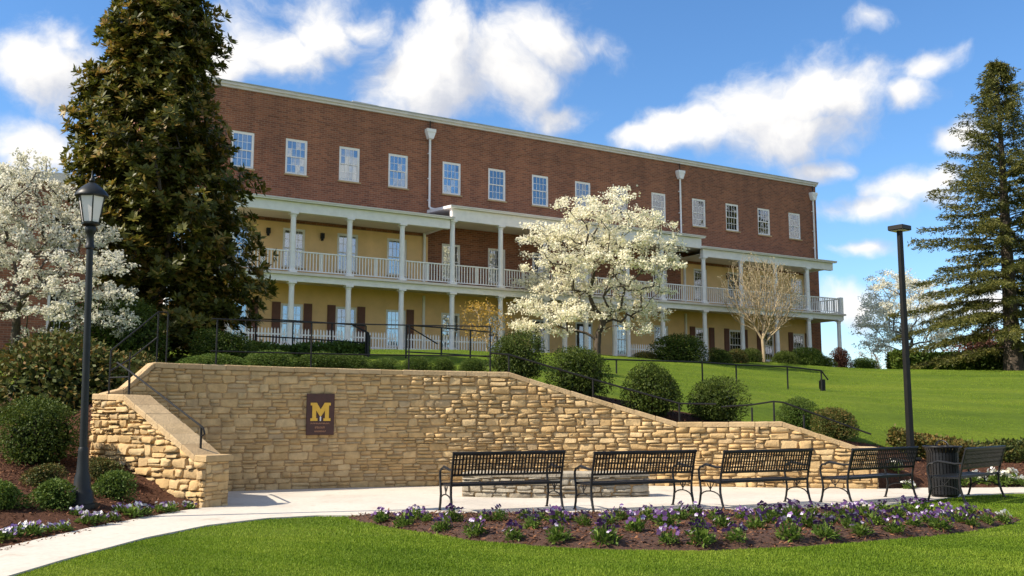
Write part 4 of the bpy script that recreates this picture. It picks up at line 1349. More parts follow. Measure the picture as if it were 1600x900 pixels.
# ------------------------------------------------------------------ litter bin
def build_bin():
    p = at(1474, 776, 1.0); 
    X, Y = 7.98, 18.4
    r = empty('litter_bin', (X, Y, 0.022)); tag(r, 'black slatted steel litter bin with a hoop on its lid', 'litter bin')
    n = 30
    sl = MB(); 
    sl.add([(-.022, -.005, .05), (.022, -.005, .05), (.022, .005, .05), (-.022, .005, .05), (-.022, -.005, .80), (.022, -.005, .80), (.022, .005, .80), (-.022, .005, .80),
            (-.024, -.055, .90), (.024, -.055, .90), (.024, -.045, .90), (-.024, -.045, .90)],
           [(0, 3, 2, 1), (0, 1, 5, 4), (1, 2, 6, 5), (2, 3, 7, 6), (3, 0, 4, 7), (4, 5, 9, 8), (5, 6, 10, 9), (6, 7, 11, 10), (7, 4, 8, 11), (8, 9, 10, 11)])
    sl = sl.mesh('slat', M['bench_black'])
    for i in range(n):
        w = 2 * math.pi * i / n; link('slat', sl, r, (.27 * math.cos(w), .27 * math.sin(w), 0), (0, 0, w + math.pi / 2))
    for z in (.10, .40, .75):
        mb = MB(); pts = [(.262 * math.cos(2 * math.pi * i / 24), .262 * math.sin(2 * math.pi * i / 24), z) for i in range(25)]; mb.tube(pts, .012, 6, False); mb.build('hoop', M['bench_black'], r)
    mb = MB(); mb.lathe([(.235, .06), (.24, .10), (.235, .78), (.20, .78), (.20, .12)], 24); mb.build('liner', M['black'], r, smooth='auto')
    mb = MB(); mb.lathe([(.20, 0), (.24, .02), (.25, .05), (.22, .06)], 24); mb.build('base', M['bench_black'], r, smooth='auto')
    mb = MB(); pts = [(.33 * math.cos(2 * math.pi * i / 28), .33 * math.sin(2 * math.pi * i / 28), .905) for i in range(29)]; mb.tube(pts, .016, 8, False)
    lid = mb.build('rim', M['bench_black'], r, smooth=True)
    mb = MB()
    for k in range(2):
        c, s = math.cos(k * math.pi / 2 + .5), math.sin(k * math.pi / 2 + .5); pts = []
        for i in range(11):
            w = math.pi * i / 10; pts.append((math.cos(w) * .15 * c, math.cos(w) * .15 * s, .90 + .12 * math.sin(w)))
        mb.tube(pts, .011, 6)
    mb.lathe([(.30, .885), (.30, .90), (.16, .915), (.15, .90)], 24); mb.build('lid', M['bench_black'], r, smooth='auto')


build_bin()

# ------------------------------------------------------------------ lamps
def build_lamp():
    X, Y = -6.29, 14.6; z = hz(X, Y) - .02
    r = empty('street_lamp', (X, Y, z)); r.rotation_euler = (0, math.radians(-1.3), 0); tag(r, 'tall dark lamp post with a frosted lantern at left of the stone wall', 'lamp post')
    mb = MB(); mb.lathe([(.25, -.2), (.25, .05), (.20, .052)], 8); mb.build('footing', M['blackgreen'], r)
    mb = MB(); mb.lathe([(.185, .053), (.185, .10), (.165, .13), (.16, .20), (.145, .23), (.12, .28), (.115, .42), (.09, .50), (.072, .80), (.072, .84), (.060, .87)], 20); mb.build('base', M['blackgreen'], r, smooth='auto')
    mb = MB(); mb.lathe([(.058, .85), (.053, 1.8), (.049, 3.2), (.048, 3.82), (.066, 3.84), (.066, 3.88), (.054, 3.90), (.054, 4.05), (.075, 4.08), (.085, 4.14), (.075, 4.17)], 16); mb.build('post', M['blackgreen'], r, smooth='auto')
    zb = 4.17
    mb = MB(); mb.lathe([(.07, zb), (.135, zb + .03), (.14, zb + .06), (.11, zb + .065)], 8); lan = mb.build('lantern', M['blackgreen'], r, smooth='auto')
    # six-sided flared glass, each pane its own piece
    n = 6; r0, r1, z0, z1 = .125, .195, zb + .066, zb + .46
    for i in range(n):
        a, b = 2 * math.pi * i / n, 2 * math.pi * (i + 1) / n
        mb = MB(); k = .985
        q = [(r0 * math.cos(a), r0 * math.sin(a), z0), (r0 * math.cos(b), r0 * math.sin(b), z0), (r1 * math.cos(b), r1 * math.sin(b), z1), (r1 * math.cos(a), r1 * math.sin(a), z1)]
        mb.add(q + [(x * .95, y * .95, zz) for x, y, zz in q], [(0, 1, 2, 3), (7, 6, 5, 4), (0, 4, 5, 1), (2, 6, 7, 3), (1, 5, 6, 2), (3, 7, 4, 0)]); mb.build('pane', M['lampglass'], lan)
        mb = MB(); mb.tube([(r0 * 1.02 * math.cos(a), r0 * 1.02 * math.sin(a), z0), (r1 * 1.02 * math.cos(a), r1 * 1.02 * math.sin(a), z1)], .010, 6); mb.build('glazing_bar', M['blackgreen'], lan)
    mb = MB(); mb.lathe([(.20, z1 - .01), (.245, z1 + .005), (.245, z1 + .03), (.20, z1 + .09), (.15, z1 + .14), (.085, z1 + .19), (.05, z1 + .215), (.03, z1 + .22), (.045, z1 + .25), (.03, z1 + .28), (.012, z1 + .30), (.010, z1 + .38), (.002, z1 + .42)], 12); mb.build('lantern_roof', M['blackgreen'], r, smooth='auto')


build_lamp()


def build_pole():
    X, Y = 8.925, 22.2; z = hz(X, Y)
    top = at(1404, 357, Y)[2]
    r = empty('light_pole', (X, Y, z - .05)); tag(r, 'square black pole with a flat box light rising behind the fourth bench', 'light pole')
    h = top - z
    mb = MB(); a, b = .060, .046
    vs = [(-a, -a, 0), (a, -a, 0), (a, a, 0), (-a, a, 0), (-b, -b, h), (b, -b, h), (b, b, h), (-b, b, h)]
    mb.add(vs, [(0, 3, 2, 1), (4, 5, 6, 7), (0, 1, 5, 4), (1, 2, 6, 5), (2, 3, 7, 6), (3, 0, 4, 7)]); p = mb.build('post', M['black'], r, rz=math.radians(20))
    mb = MB(); mb.bbox(-.15, .15, -.15, .15, .0, .07, .015); mb.build('base_plate', M['black'], r, rz=math.radians(20))
    mb = MB(); mb.bbox(-.19, .19, -.19, .19, h + .0, h + .11, .012); f = mb.build('light_fixture', M['black'], r, rz=math.radians(38))
    mb = MB(); mb.box(-.16, .16, -.16, .16, h - .012, h - .002); mb.build('lens', M['lens'], f)


build_pole()

# ------------------------------------------------------------------ handrails
def railing(label, posts, rails, r_post=.022, r_rail=.021, name='handrail', group=None):
    """posts: list of (base, top); rails: list of point lists"""
    o = empty(name, tuple(posts[0][0])); tag(o, label, 'railing', group)
    b0 = Vector(posts[0][0])
    for a, b in posts:
        mb = MB(); mb.tube([Vector(a) - b0, Vector(b) - b0], r_post, 8); mb.build('post', M['black'], o, smooth='auto')
    for pl in rails:
        mb = MB(); mb.tube([Vector(p) - b0 for p in pl], r_rail, 8); mb.build('rail', M['black'], o, smooth='auto')
    return o


def fw(u, off, dz): x, y, nx, ny = f_w(u); return (x - nx * off, y - ny * off, t_w(u) + dz)
def fm(u, off, dz): x, y, nx, ny = f_main(u); return (x - nx * off, y - ny * off, t_main(u) + dz)
def fr(u, off, dz): x, y, nx, ny = f_r(u); return (x - nx * off, y - ny * off, t_r(u) + dz)


railing('thin black handrail running down the sloping wing wall by the lamp post', [(fw(.70, .24, -.02), fw(.70, .24, .42)), (fw(2.78, .24, -.02), fw(2.78, .24, .36))],
        [[fw(.30, .24, .58), fw(.70, .24, .42), fw(2.70, .24, .36), fw(2.83, .24, .36), fw(2.87, .24, .28), fw(2.81, .24, .22)]], .02, .017)
railing('black stair rail climbing past the upper end of the sloping wing wall', [(fw(.18, .18, -.02), fw(.18, .18, .80)), (fm(uX(-7.17), .25, -.02), fm(uX(-7.17), .25, .55)), (fm(uX(-6.77), .25, -.02), fm(uX(-6.77), .25, 1.0)), (fm(uX(-6.62), .25, -.02), fm(uX(-6.62), .25, .98))],
        [[fw(.18, .18, .80), fm(uX(-6.77), .25, 1.0), fm(uX(-6.62), .25, 1.0)], [fw(.18, .18, .42), fm(uX(-7.17), .25, .42), fm(uX(-6.77), .25, .5)], [fw(.18, .18, .30), fw(.70, .24, .32)]], .015, .014)
def wp(px_, off=.62): return uX(float(np.interp(px_, [236, 479, 641, 768, 795], [-6.35, -4.05, -2.12, -.42, -.08])))
def fm2(u, off, z): x, y, nx, ny = f_main(u); return (x - nx * off, y - ny * off, z)
pp = [300, 390, 479, 560, 641, 705, 768]
railing('long level black two bar railing on top of the curved stone wall', [(fm2(wp(p), .62, 2.15), fm2(wp(p), .62, 3.46)) for p in pp[0::2]],
        [[fm2(wp(p), .62, 3.46) for p in np.linspace(290, 768, 24)], [fm2(wp(p), .62, 2.80) for p in np.linspace(290, 768, 24)]], .017, .015)
railing('black handrail following the downward slope of the curved wall past the round bushes', [(fm(uX(u), .25, -.02), fm(uX(u), .25, .40)) for u in (-.05, 1.75, 3.55)],
        [[fm(uX(-.45), .25, .42), fm(uX(-.05), .25, .40), fm(uX(1.75), .25, .40), fm(uX(3.55), .25, .40), fm(uX(4.3), .25, .38)]], .020, .021)
railing('black handrail over the level wall end and down the short sunlit wing wall', [(fm(uX(5.0), .25, -.02), fm(uX(5.0), .25, .30)), (fr(.42, .25, -.02), fr(.42, .25, .42)), (fr(1.02, .25, -.02), fr(1.02, .25, .30))],
        [[fm(uX(4.4), .25, .32), fm(uX(5.0), .25, .36), fr(.42, .25, .42), fr(.62, .25, .42), fr(2.05, .25, .36), fr(2.35, .25, .26)]], .020, .019)
def gp(px_, py_, Y, h): p = at(px_, py_, Y); z = hz(p[0], p[1]); return ((p[0], p[1], z - .1), (p[0], p[1], p[2]))
fp = [gp(x, y, Y, 1) for x, y, Y in ((938, 561, 34.5), (963, 562, 35), (1097, 566, 36), (1150, 570, 36.5), (1230, 573, 37), (1283, 579, 37.2))]
railing('thin black railing crossing the upper lawn beyond the round bushes', fp, [[p[1] for p in fp] + [tuple(np.array(fp[-1][1]) + np.array([.25, 0, -.35]))]], .030, .030)
bl = at(1285, 592, 37.3); z = hz(bl[0], bl[1])
mb = MB(); mb.bbox(-.09, .09, -.06, .06, 0, bl[2] - z, .012); mb.tube([(-.12, 0, .1), (-.12, 0, bl[2] - z - .05)], .02, 6)
tag(mb.build('bollard', M['black'], None, (bl[0], bl[1], z - .02)), 'short black bollard at the end of the railing on the upper lawn', 'bollard')
lp = [gp(x, y, 31.0, 1) for x, y in ((400, 498), (458, 501), (519, 505), (572, 509))]
railing('black terrace railing left of the porch steps, behind the low hedge', lp, [[p[1] for p in lp], [tuple(np.array(p[1]) - [0, 0, .55]) for p in lp]], .024, .022)
lp = [gp(x, y, Y, 1) for x, y, Y in ((575, 520, 31), (577, 524, 32.5))]
railing('short thick black newel rail at the left of the porch steps', lp, [[(lp[0][1][0] - .5, lp[0][1][1], lp[0][1][2] + .25), lp[0][1], lp[1][1]]], .045, .028)
lp = [gp(x, y, Y, 1) for x, y, Y in ((635, 508, 31), (690, 512, 32), (735, 516, 33), (766, 519, 33.6))]
railing('black terrace railing right of the porch steps, behind the clipped bushes', lp, [[p[1] for p in lp], [lp[0][1], (lp[0][1][0] + 1.0, lp[0][1][1], lp[0][1][2] - .6)], [tuple(np.array(p[1]) - [0, 0, .85]) for p in lp]], .030, .022)

# ------------------------------------------------------------------ trees
def skeleton(base, fork, targets, seg=0.35, wander=0.10, bias=0.35, tip=0.012, power=2.3, droop=0.0):
    """join every crown point to the nearest limb already grown; returns nodes, parents, radii, tips"""
    nodes = [np.array(base, float)]; par = [-1]; plen = [0.0]
    fork = np.array(fork, float); n = max(2, int(np.linalg.norm(fork - nodes[0]) / seg))
    for i in range(1, n + 1):
        p = nodes[0] + (fork - nodes[0]) * i / n + rng.normal(0, wander * .25, 3) * (i < n)
        nodes.append(p); par.append(len(nodes) - 2); plen.append(plen[-1] + seg)
    start = max(1, len(nodes) - 2)
    arr = np.zeros((60000, 3)); arr[:len(nodes)] = nodes; pl = np.zeros(60000); pl[:len(nodes)] = plen; cnt = len(nodes)
    order = np.argsort(np.linalg.norm(targets - fork, axis=1)); tips = []
    for k in order:
        t = targets[k]
        d = np.linalg.norm(arr[start:cnt] - t, axis=1)
        up = np.maximum(0, arr[start:cnt, 2] - t[2] - 0.1) * 1.2
        j = start + int(np.argmin(d + bias * pl[start:cnt] * .5 + up))
        a = arr[j]; dist = np.linalg.norm(t - a); m = max(1, int(dist / seg))
        # leave along the parent's own direction, then turn
        pd = a - arr[par[j]] if par[j] >= 0 else np.array([0, 0, 1.]); pd = pd / (np.linalg.norm(pd) + 1e-9)
        prev = j
        for i in range(1, m + 1):
            s = i / m; p = a * (1 - s) + t * s + pd * dist * .22 * s * (1 - s) * 2 + rng.normal(0, wander, 3) * (i < m) * seg - np.array([0, 0, droop]) * s * (1 - s)
            if cnt >= 59990: break
            arr[cnt] = p; par.append(prev); pl[cnt] = pl[prev] + dist / m; prev = cnt; cnt += 1
        tips.append(prev)
    rad = np.zeros(cnt); ch = np.zeros(cnt)
    for i in range(cnt - 1, -1, -1):
        r = max(tip, ch[i] ** (1 / power)); rad[i] = r
        if par[i] >= 0: ch[par[i]] += r ** power
    return arr[:cnt], np.array(par), rad, tips


def limb_mesh(name, nodes, par, rad, mat, rmin=0.0, sides=(4, 7)):
    V = []; F = []
    kids = {}
    for i, p in enumerate(par):
        if p >= 0: kids.setdefault(p, []).append(i)
    Vc = 0
    ring = {}
    def make_ring(i, d, n, r):
        d = d / (np.linalg.norm(d) + 1e-9); a = np.cross(d, [0.3, 0.9, 0.1]); a /= (np.linalg.norm(a) + 1e-9); b = np.cross(d, a)
        w = np.arange(n) * 2 * math.pi / n
        return nodes[i] + (np.cos(w)[:, None] * a + np.sin(w)[:, None] * b) * r
    # walk chains
    stack = [(0, None)]
    vs = []; fs = []
    def chain(start, parent):
        idx = [parent] if parent is not None else []
        i = start
        while True:
            idx.append(i); c = kids.get(i, [])
            if not c: break
            c = sorted(c, key=lambda k: -rad[k])
            for o in c[1:]: stack.append((o, i))
            i = c[0]
        return idx
    base = 0
    while stack:
        s, p = stack.pop(); idx = chain(s, p)
        if rad[idx[-1] if p is None else s] < rmin: continue
        n = sides[1] if rad[s] > .04 else (5 if rad[s] > .015 else sides[0])
        rows = []
        for k, i in enumerate(idx):
            d = nodes[idx[min(k + 1, len(idx) - 1)]] - nodes[idx[max(k - 1, 0)]]
            r = rad[i] if not (p is not None and k == 0) else rad[s] * 1.05
            rows.append(make_ring(i, d, n, r if k < len(idx) - 1 else r * .4))
        if len(rows) < 2: continue
        vs.append(np.concatenate(rows)); m = len(rows)
        q = np.arange(m - 1)[:, None] * n + np.arange(n)[None, :]; q2 = np.arange(m - 1)[:, None] * n + (np.arange(n)[None, :] + 1) % n
        fs.append(np.stack([q, q2, q2 + n, q + n], -1).reshape(-1, 4) + base); base += m * n
    return np_mesh(name, np.concatenate(vs), np.concatenate(fs), mat, smooth=True)


def crown_targets(n, centre, radii, lobes=9, shell=.45, flat=None, seed=0, zmin=None):
    """points in an uneven crown: an ellipsoid swollen and hollowed by lobes"""
    r = np.random.default_rng(seed); out = []
    ld = r.normal(size=(lobes, 3)); ld /= np.linalg.norm(ld, axis=1, keepdims=True); la = r.uniform(-.30, .22, lobes)
    while len(out) < n:
        d = r.normal(size=3); d /= np.linalg.norm(d)
        k = 1 + sum(a * max(0, d @ l) ** 3 for a, l in zip(la, ld))
        s = k * (shell + (1 - shell) * r.random() ** .6)
        p = d * s * np.array(radii) + np.array(centre)
        if zmin is not None and p[2] < zmin + .25 * r.random(): continue
        out.append(p)
    return np.array(out)


def bough_targets(boughs, Y, depth, per_area, seed=0):
    """points in flattened sprays of foliage, each spray an ellipsoid with its own place and distance"""
    r = np.random.default_rng(seed); out = []
    for (x, y, rx, ry) in boughs:
        for rep in range(2):
            dy = r.uniform(-depth, depth); c = at(x, y, Y + dy); s = (Y + dy) / FPX
            n = max(6, int(rx * ry * s * s * per_area))
            d = r.normal(size=(n, 3)); d /= np.linalg.norm(d, axis=1, keepdims=True); d *= (r.random((n, 1)) ** .42) * 1.12
            p = d * np.array([rx * s, rx * s * .9, ry * s]) + c
            p[:, 2] += .10 * rx * s * (1 - ((p[:, 0] - c[0]) / (rx * s)) ** 2)
            out.append(p)
    return np.concatenate(out)


def tuft_cards(C, per, spread, ln, wd, flatness=0.0, outward=None, zsq=1.0):
    n = len(C) * per
    P = np.repeat(C, per, 0) + rng.normal(0, 1, (n, 3)) * np.array([spread, spread, spread * zsq])
    D = rand_unit(n); U = rand_unit(n)
    if flatness: D[:, 2] *= (1 - flatness); U = U * (1 - flatness) + np.array([0, 0, 1.]) * flatness * 1.5
    if outward is not None: D = D + (P - outward) / (np.linalg.norm(P - outward, axis=1, keepdims=True) + 1e-9) * .6
    return P, D, U, rng.uniform(ln[0], ln[1], n), rng.uniform(wd[0], wd[1], n)


def blossom_tree(name, label, base, fork, centre, radii, ntar, mats, per, size, tip, group=None, seed=0, shell=.35, lobes=10, zmin=None, layers=0.0, spread=.22, wander=.1, cat='tree', along=True, rmin=0, power=2.3, varlow=None, T=None, bias=.35):
    if T is None: T = crown_targets(ntar, centre, radii, lobes, shell, seed=seed, zmin=zmin)
    if layers: T[:, 2] = T[:, 2] * (1 - .65) + (np.round(T[:, 2] / layers) * layers) * .65
    nodes, par, rad, tips = skeleton(base, fork, T, tip=tip, wander=wander, power=power, bias=bias)
    r = empty(name, tuple(base)); tag(r, label, cat, group)
    b = np.array(base)
    link('trunk', limb_mesh('trunk', nodes - b, par, rad, mats[0], rmin), r)
    C = nodes[np.array(tips)]
    if along:
        thin = np.where((rad < tip * 2.2))[0]; thin = thin[rng.random(len(thin)) < .55]; C = np.concatenate([C, nodes[thin]])
    P, D, U, ln, wd = tuft_cards(C, per, spread, size, (size[0] * .8, size[1] * .85), .35, zsq=.6)
    V, F = cards(P, D, U, ln, wd, .12)
    # tone varies at random; varlow shifts it darker and greener towards the crown's right
    tuftv = np.repeat(rng.random(len(C)), per); var = np.clip(.35 * tuftv + .65 * rng.random(len(P)) + .12, 0, 1)
    if varlow is not None:
        hh = np.clip((P[:, 0] - centre[0]) / radii[0], -1, 1); var = np.clip(var - varlow * np.clip(hh + .2, 0, 1), 0, 1)
    link('crown', np_mesh('crown', V - b, F, mats[1], np.repeat(var, 4)), r)
    return r


def ground_at(px_, Y): X = (px_ - 800) / FPX * Y * 1.0; return X, hz(X, Y)


# the flowering tree before the porch
CENTRE = [(962, 312, 34, 15), (905, 332, 48, 17), (940, 345, 55, 17), (1005, 348, 52, 15), (850, 366, 42, 14), (905, 375, 60, 18), (970, 380, 62, 18), (1030, 385, 40, 13), (835, 378, 26, 9), (868, 408, 58, 18), (935, 412, 66, 18), (1000, 415, 60, 17), (1045, 404, 18, 9),
          (838, 442, 40, 15), (895, 450, 62, 18), (965, 452, 60, 18), (1015, 455, 34, 15), (838, 482, 42, 14), (890, 492, 52, 16), (960, 490, 56, 16), (1012, 492, 34, 15), (822, 512, 24, 9), (865, 518, 32, 9), (1000, 515, 30, 9)]
LEFTW = [(38, 262, 40, 20), (5, 290, 40, 26), (70, 300, 50, 22), (20, 335, 50, 26), (100, 335, 48, 22), (60, 370, 60, 24), (140, 372, 45, 20), (10, 400, 50, 26), (95, 412, 62, 22), (165, 418, 42, 20), (45, 448, 55, 22), (125, 455, 58, 20), (185, 462, 32, 18), (0, 480, 45, 20), (80, 492, 55, 18), (155, 498, 50, 18), (110, 530, 40, 12), (185, 515, 26, 12), (60, 525, 36, 10),
         (-50, 330, 50, 40), (-60, 400, 50, 40), (-50, 470, 50, 34), (-40, 280, 40, 24)]
FARW = [(1400, 445, 40, 18), (1440, 450, 36, 18), (1375, 480, 38, 20), (1420, 482, 44, 18), (1465, 490, 30, 20), (1352, 510, 20, 18), (1395, 520, 40, 18), (1445, 525, 40, 18), (1365, 540, 26, 12), (1480, 525, 16, 14)]
X, Y = (931 - 800) / FPX * 50.5, 50.0; zb = at(931, 553, Y)[2] - .35
c = at(925, 415, Y)
blossom_tree('dogwood_tree', 'wide cream flowering tree in front of the middle of the porch', (X, Y, zb), (X + .1, Y, zb + 1.4), (c[0], Y, c[2] + .1), (4.3, 3.6, 3.6), 760, (M['bark'], M['cream']), 27, (.075, .16), .015, seed=3, shell=.28, zmin=zb + 1.7, spread=.14, varlow=.16, group='flowering trees', T=bough_targets(CENTRE, Y, 2.6, 21, 3))
# a larger flowering tree at the left
Y = 26.5; X = (18 - 800) / FPX * Y; zb = hz(X, Y) - .1
c = at(55, 410, Y)
blossom_tree('dogwood_tree', 'large white flowering tree at the left edge behind the lamp post', (X, Y, zb), (X + .1, Y, zb + 1.1), (c[0] - .2, Y, c[2]), (3.1, 2.6, 2.75), 900, (M['bark'], M['dogwood']), 22, (.05, .105), .010, seed=5, shell=.25, zmin=zb + .9, spread=.075, group='flowering trees', T=bough_targets(LEFTW, Y, 1.7, 60, 4))
# pale flowering tree beyond the lawn
Y = 68; X = (1420 - 800) / FPX * Y; zb = hz(X, Y) - .1; c = at(1415, 503, Y)
blossom_tree('cherry_tree', 'airy white flowering tree behind the hedge, left of the spruce', (X, Y, zb), (X, Y, zb + 1.2), (c[0], Y, c[2]), (3.7, 3.0, 3.4), 520, (M['barkgrey'], M['dogwood']), 32, (.07, .15), .014, seed=8, shell=.2, spread=.16, group='flowering trees', T=bough_targets(FARW, Y, 2.4, 17, 6))
# small bare tree on the upper lawn
Y = 57.5; X = (1195 - 800) / FPX * Y; zb = at(1195, 577, Y)[2]; c = at(1195, 458, Y)
zb = min(zb, hz(X, Y)); 
blossom_tree('crape_myrtle', 'small bare tan branched tree on the lawn before the right end of the porch', (X, Y, zb), (X - .1, Y, zb + 1.7), (c[0], Y, c[2] + .1), (2.75, 2.2, 2.7), 1300, (M['barklight'], M['bud']), 2, (.04, .09), .010, seed=11, shell=.25, zmin=zb + 2.2, spread=.12, wander=.05, power=2.7, bias=1.5)

# background bare trees
for i, (px_, top, Y, wpx, lab) in enumerate([(1545, 505, 92, 60, 'bare grey tree glimpsed under the spruce branches, right of the white tree'),
                                             (1470, 525, 96, 70, 'bare reddish tree behind the hedge under the white tree at its right'),
                                             (1372, 525, 95, 70, 'bare grey tree behind the hedge at the left foot of the white tree'),
                                             (1510, 520, 110, 60, 'faint bare tree between the white tree and the spruce trunk')]):
    X = (px_ - 800) / FPX * Y; zb = hz(X, Y) - 1.2; t = at(px_, top, Y)[2]; h = t - zb
    blossom_tree('bare_tree', lab, (X, Y, zb), (X, Y, zb + h * .35), (X, Y, zb + h * .66), (wpx / FPX * Y * .62, 2.0, h * .40), 190, (M['barkgrey'], M['haze_twig']), 4, (.06, .14), .022, seed=40 + i, shell=.2, spread=.25, group='bare trees in the distance')
Y = 33.0
# ochre shrub by the porch
X, Y = (762 - 800) / FPX * 43, 43.0; zb = hz(X, Y) - .05; c = at(758, 502, Y)
blossom_tree('spring_shrub', 'thin ochre leafed shrub in front of the porch left of the cream tree', (X, Y, zb), (X, Y, zb + .3), (c[0], Y, c[2]), (1.15, .9, 1.15), 170, (M['barklight'], M['forsythia']), 5, (.05, .10), .008, seed=19, shell=.3, spread=.12, cat='shrub')


def build_magnolia():
    Y = 30.0; X = (240 - 800) / FPX * Y; zb = hz(X, Y) - .1
    prof_y = [-25, 0, 40, 100, 200, 300, 400, 470, 530, 560]; half = [.30, 1.0, 1.4, 1.85, 2.3, 2.6, 2.65, 2.45, 2.1, 1.4]; cx = [248, 248, 244, 232, 230, 246, 266, 280, 282, 280]
    zs = [at(250, y, Y)[2] for y in prof_y]
    ctr = lambda z: np.interp(z, zs[::-1], [at(c_, 300, Y)[0] for c_ in cx][::-1]); hw = lambda z: np.interp(z, zs[::-1], half[::-1])
    r = np.random.default_rng(77); T = []
    nb = 230; golden = 2.39996
    z0, z1 = zs[-1] + .3, zs[0]
    # boughs in irregular tiers, each ending in a bunch of shoots
    for i in range(nb):
        z = z0 + (z1 - z0) * ((i + .5) / nb) ** .92; a = i * golden + r.normal(0, .25); L = hw(z) * r.uniform(.62, 1.14)
        end = np.array([ctr(z) + math.cos(a) * L, Y + math.sin(a) * L * .95, z + .15])
        m = 8
        for k in range(m):
            s = r.uniform(.35, 1.0) ** .7; q = np.array([ctr(z), Y, z - .5]) * (1 - s) + end * s
            T.append(q + r.normal(0, 1, 3) * [.24, .24, .19])
    T = np.array(T)
    nodes, par, rad, tips = skeleton((X, Y, zb), (X, Y, zb + .9), T, tip=.010, wander=.08)
    root = empty('magnolia_tree', (X, Y, zb)); tag(root, 'tall dark evergreen tree with bronze tinged glossy leaves in front of the building', 'tree')
    b = np.array([X, Y, zb]); link('trunk', limb_mesh('trunk', nodes - b, par, rad, M['bark']), root)
    # rosettes of long leaves round every shoot
    C = np.repeat(T, 4, 0) + rng.normal(0, .17, (len(T) * 4, 3)); per = 12; n = len(C) * per
    out = C - np.stack([ctr(C[:, 2]), np.full(len(C), Y), C[:, 2] - .9], 1); out /= np.linalg.norm(out, axis=1, keepdims=True)
    ax = out * .8 + np.array([0, 0, .55]) + rng.normal(0, .25, out.shape); ax /= np.linalg.norm(ax, axis=1, keepdims=True)
    e1 = np.cross(ax, rand_unit(len(ax))); e1 /= np.linalg.norm(e1, axis=1, keepdims=True); e2 = np.cross(ax, e1)
    ph = np.tile(np.arange(per) * 2.4, len(C)) + np.repeat(rng.uniform(0, 6.3, len(C)), per); th = np.radians(rng.uniform(35, 100, n))
    rp = lambda q: np.repeat(q, per, 0)
    D = rp(ax) * np.cos(th)[:, None] + (rp(e1) * np.cos(ph)[:, None] + rp(e2) * np.sin(ph)[:, None]) * np.sin(th)[:, None]
    P = rp(C) + D * .02; U = rp(ax) + rng.normal(0, .15, (n, 3))
    V, F = cards(P, D, U, rng.uniform(.16, .29, n), rng.uniform(.075, .125, n), .10)
    tv = np.repeat(rng.random(len(C)), per); var = np.clip(.62 * tv + .45 * rng.random(n) + .07, 0, 1)
    link('crown', np_mesh('crown', V - b, F, M['magnolia'], np.repeat(var, 4)), root)


build_magnolia()


def build_spruce():
    Y = 60.0; X = (1582 - 800) / FPX * Y; zb = hz(X, Y) - .1; top = at(1557, 93, Y)[2]; H = top - zb
    root = empty('spruce_tree', (X, Y, zb)); tag(root, 'tall dark conical spruce at the right edge of the lawn', 'tree')
    lean = (at(1557, 93, Y)[0] - X)
    tk = MB(); pts = [(lean * (k / 12) ** 1.2, 0, H * k / 12) for k in range(13)]
    tk.tube(pts, [.62, .50, .44, .40, .36, .32, .28, .23, .19, .14, .10, .06, .02], 10)
    rr = np.random.default_rng(5); P = []; D = []; Ls = []
    z = 1.6; k = 0
    while z < H - .25:
        t = z / H; R = 7.6 * (1 - t) ** .85 + .10
        if t < .16: R *= .82
        nb = int(8 + 3 * (1 - t))
        for j in range(nb):
            a = k * 0.9 + j * 2 * math.pi / nb + rr.normal(0, .18); L = R * rr.uniform(.48, 1.16)
            o = np.array([lean * t ** 1.2, 0, z + rr.normal(0, .12)]); dirh = np.array([math.cos(a), math.sin(a), 0])
            rise = .10 + .55 * t
            bp = []
            for s in np.linspace(0, 1, 9):
                bp.append(o + dirh * L * s + np.array([0, 0, L * (rise * s - (.48 - .25 * t) * s * s + .14 * s ** 4)]))
            tk.tube(bp, [max(.012, .055 * (1 - t * .6) * (1 - s * .92)) for s in np.linspace(0, 1, 9)], 4, False)
            side = np.array([-dirh[1], dirh[0], 0]); ns = max(5, int(L * 3.6))
            for m in range(ns):
                s = .18 + .82 * (m + rr.random()) / ns; q = bp[min(8, int(s * 8))] * (1 - (s * 8 % 1)) + bp[min(8, int(s * 8) + 1)] * (s * 8 % 1)
                for sg in (-1, 1):
                    tl = (.25 + .62 * L / 5 * (1 - s * .55)) * rr.uniform(.6, 1.15)
                    td = side * sg * .8 + dirh * .75 + np.array([0, 0, -.22 + rr.normal(0, .12)]); td /= np.linalg.norm(td)
                    nn = max(3, int(tl * 8.5))
                    for w in np.linspace(.05, 1, nn):
                        g = q + td * tl * w + np.array([0, 0, -.20 * tl * w * w])
                        for e in range(6):
                            P.append(g + rr.normal(0, .05, 3)); D.append(td * .9 + rr.normal(0, .45, 3) + np.array([0, 0, .05 - .3 * (e == 2)])); Ls.append(rr.uniform(.15, .27))
        z += .44 + .50 * (1 - t); k += 1
    for w in np.linspace(0, .9, 26):
        for e in range(4): P.append(np.array([lean, 0, H - w]) + rr.normal(0, .03, 3)); D.append(rr.normal(0, 1, 3) * [1, 1, .5] + [0, 0, .6]); Ls.append(.16)
    P = np.array(P); D = np.array(D); n = len(P)
    V, F = cards(P, D, rand_unit(n), np.array(Ls), np.array(Ls) * .27, .05)
    link('crown', np_mesh('crown', V, F, M['spruce'], np.repeat(np.clip(rng.random(n) * .7 + .3 * np.sin(P[:, 2] * 3 + P[:, 0]) ** 2, 0, 1), 4)), root)
    tk.build('trunk', M['bark'], root)
    return n


build_spruce()

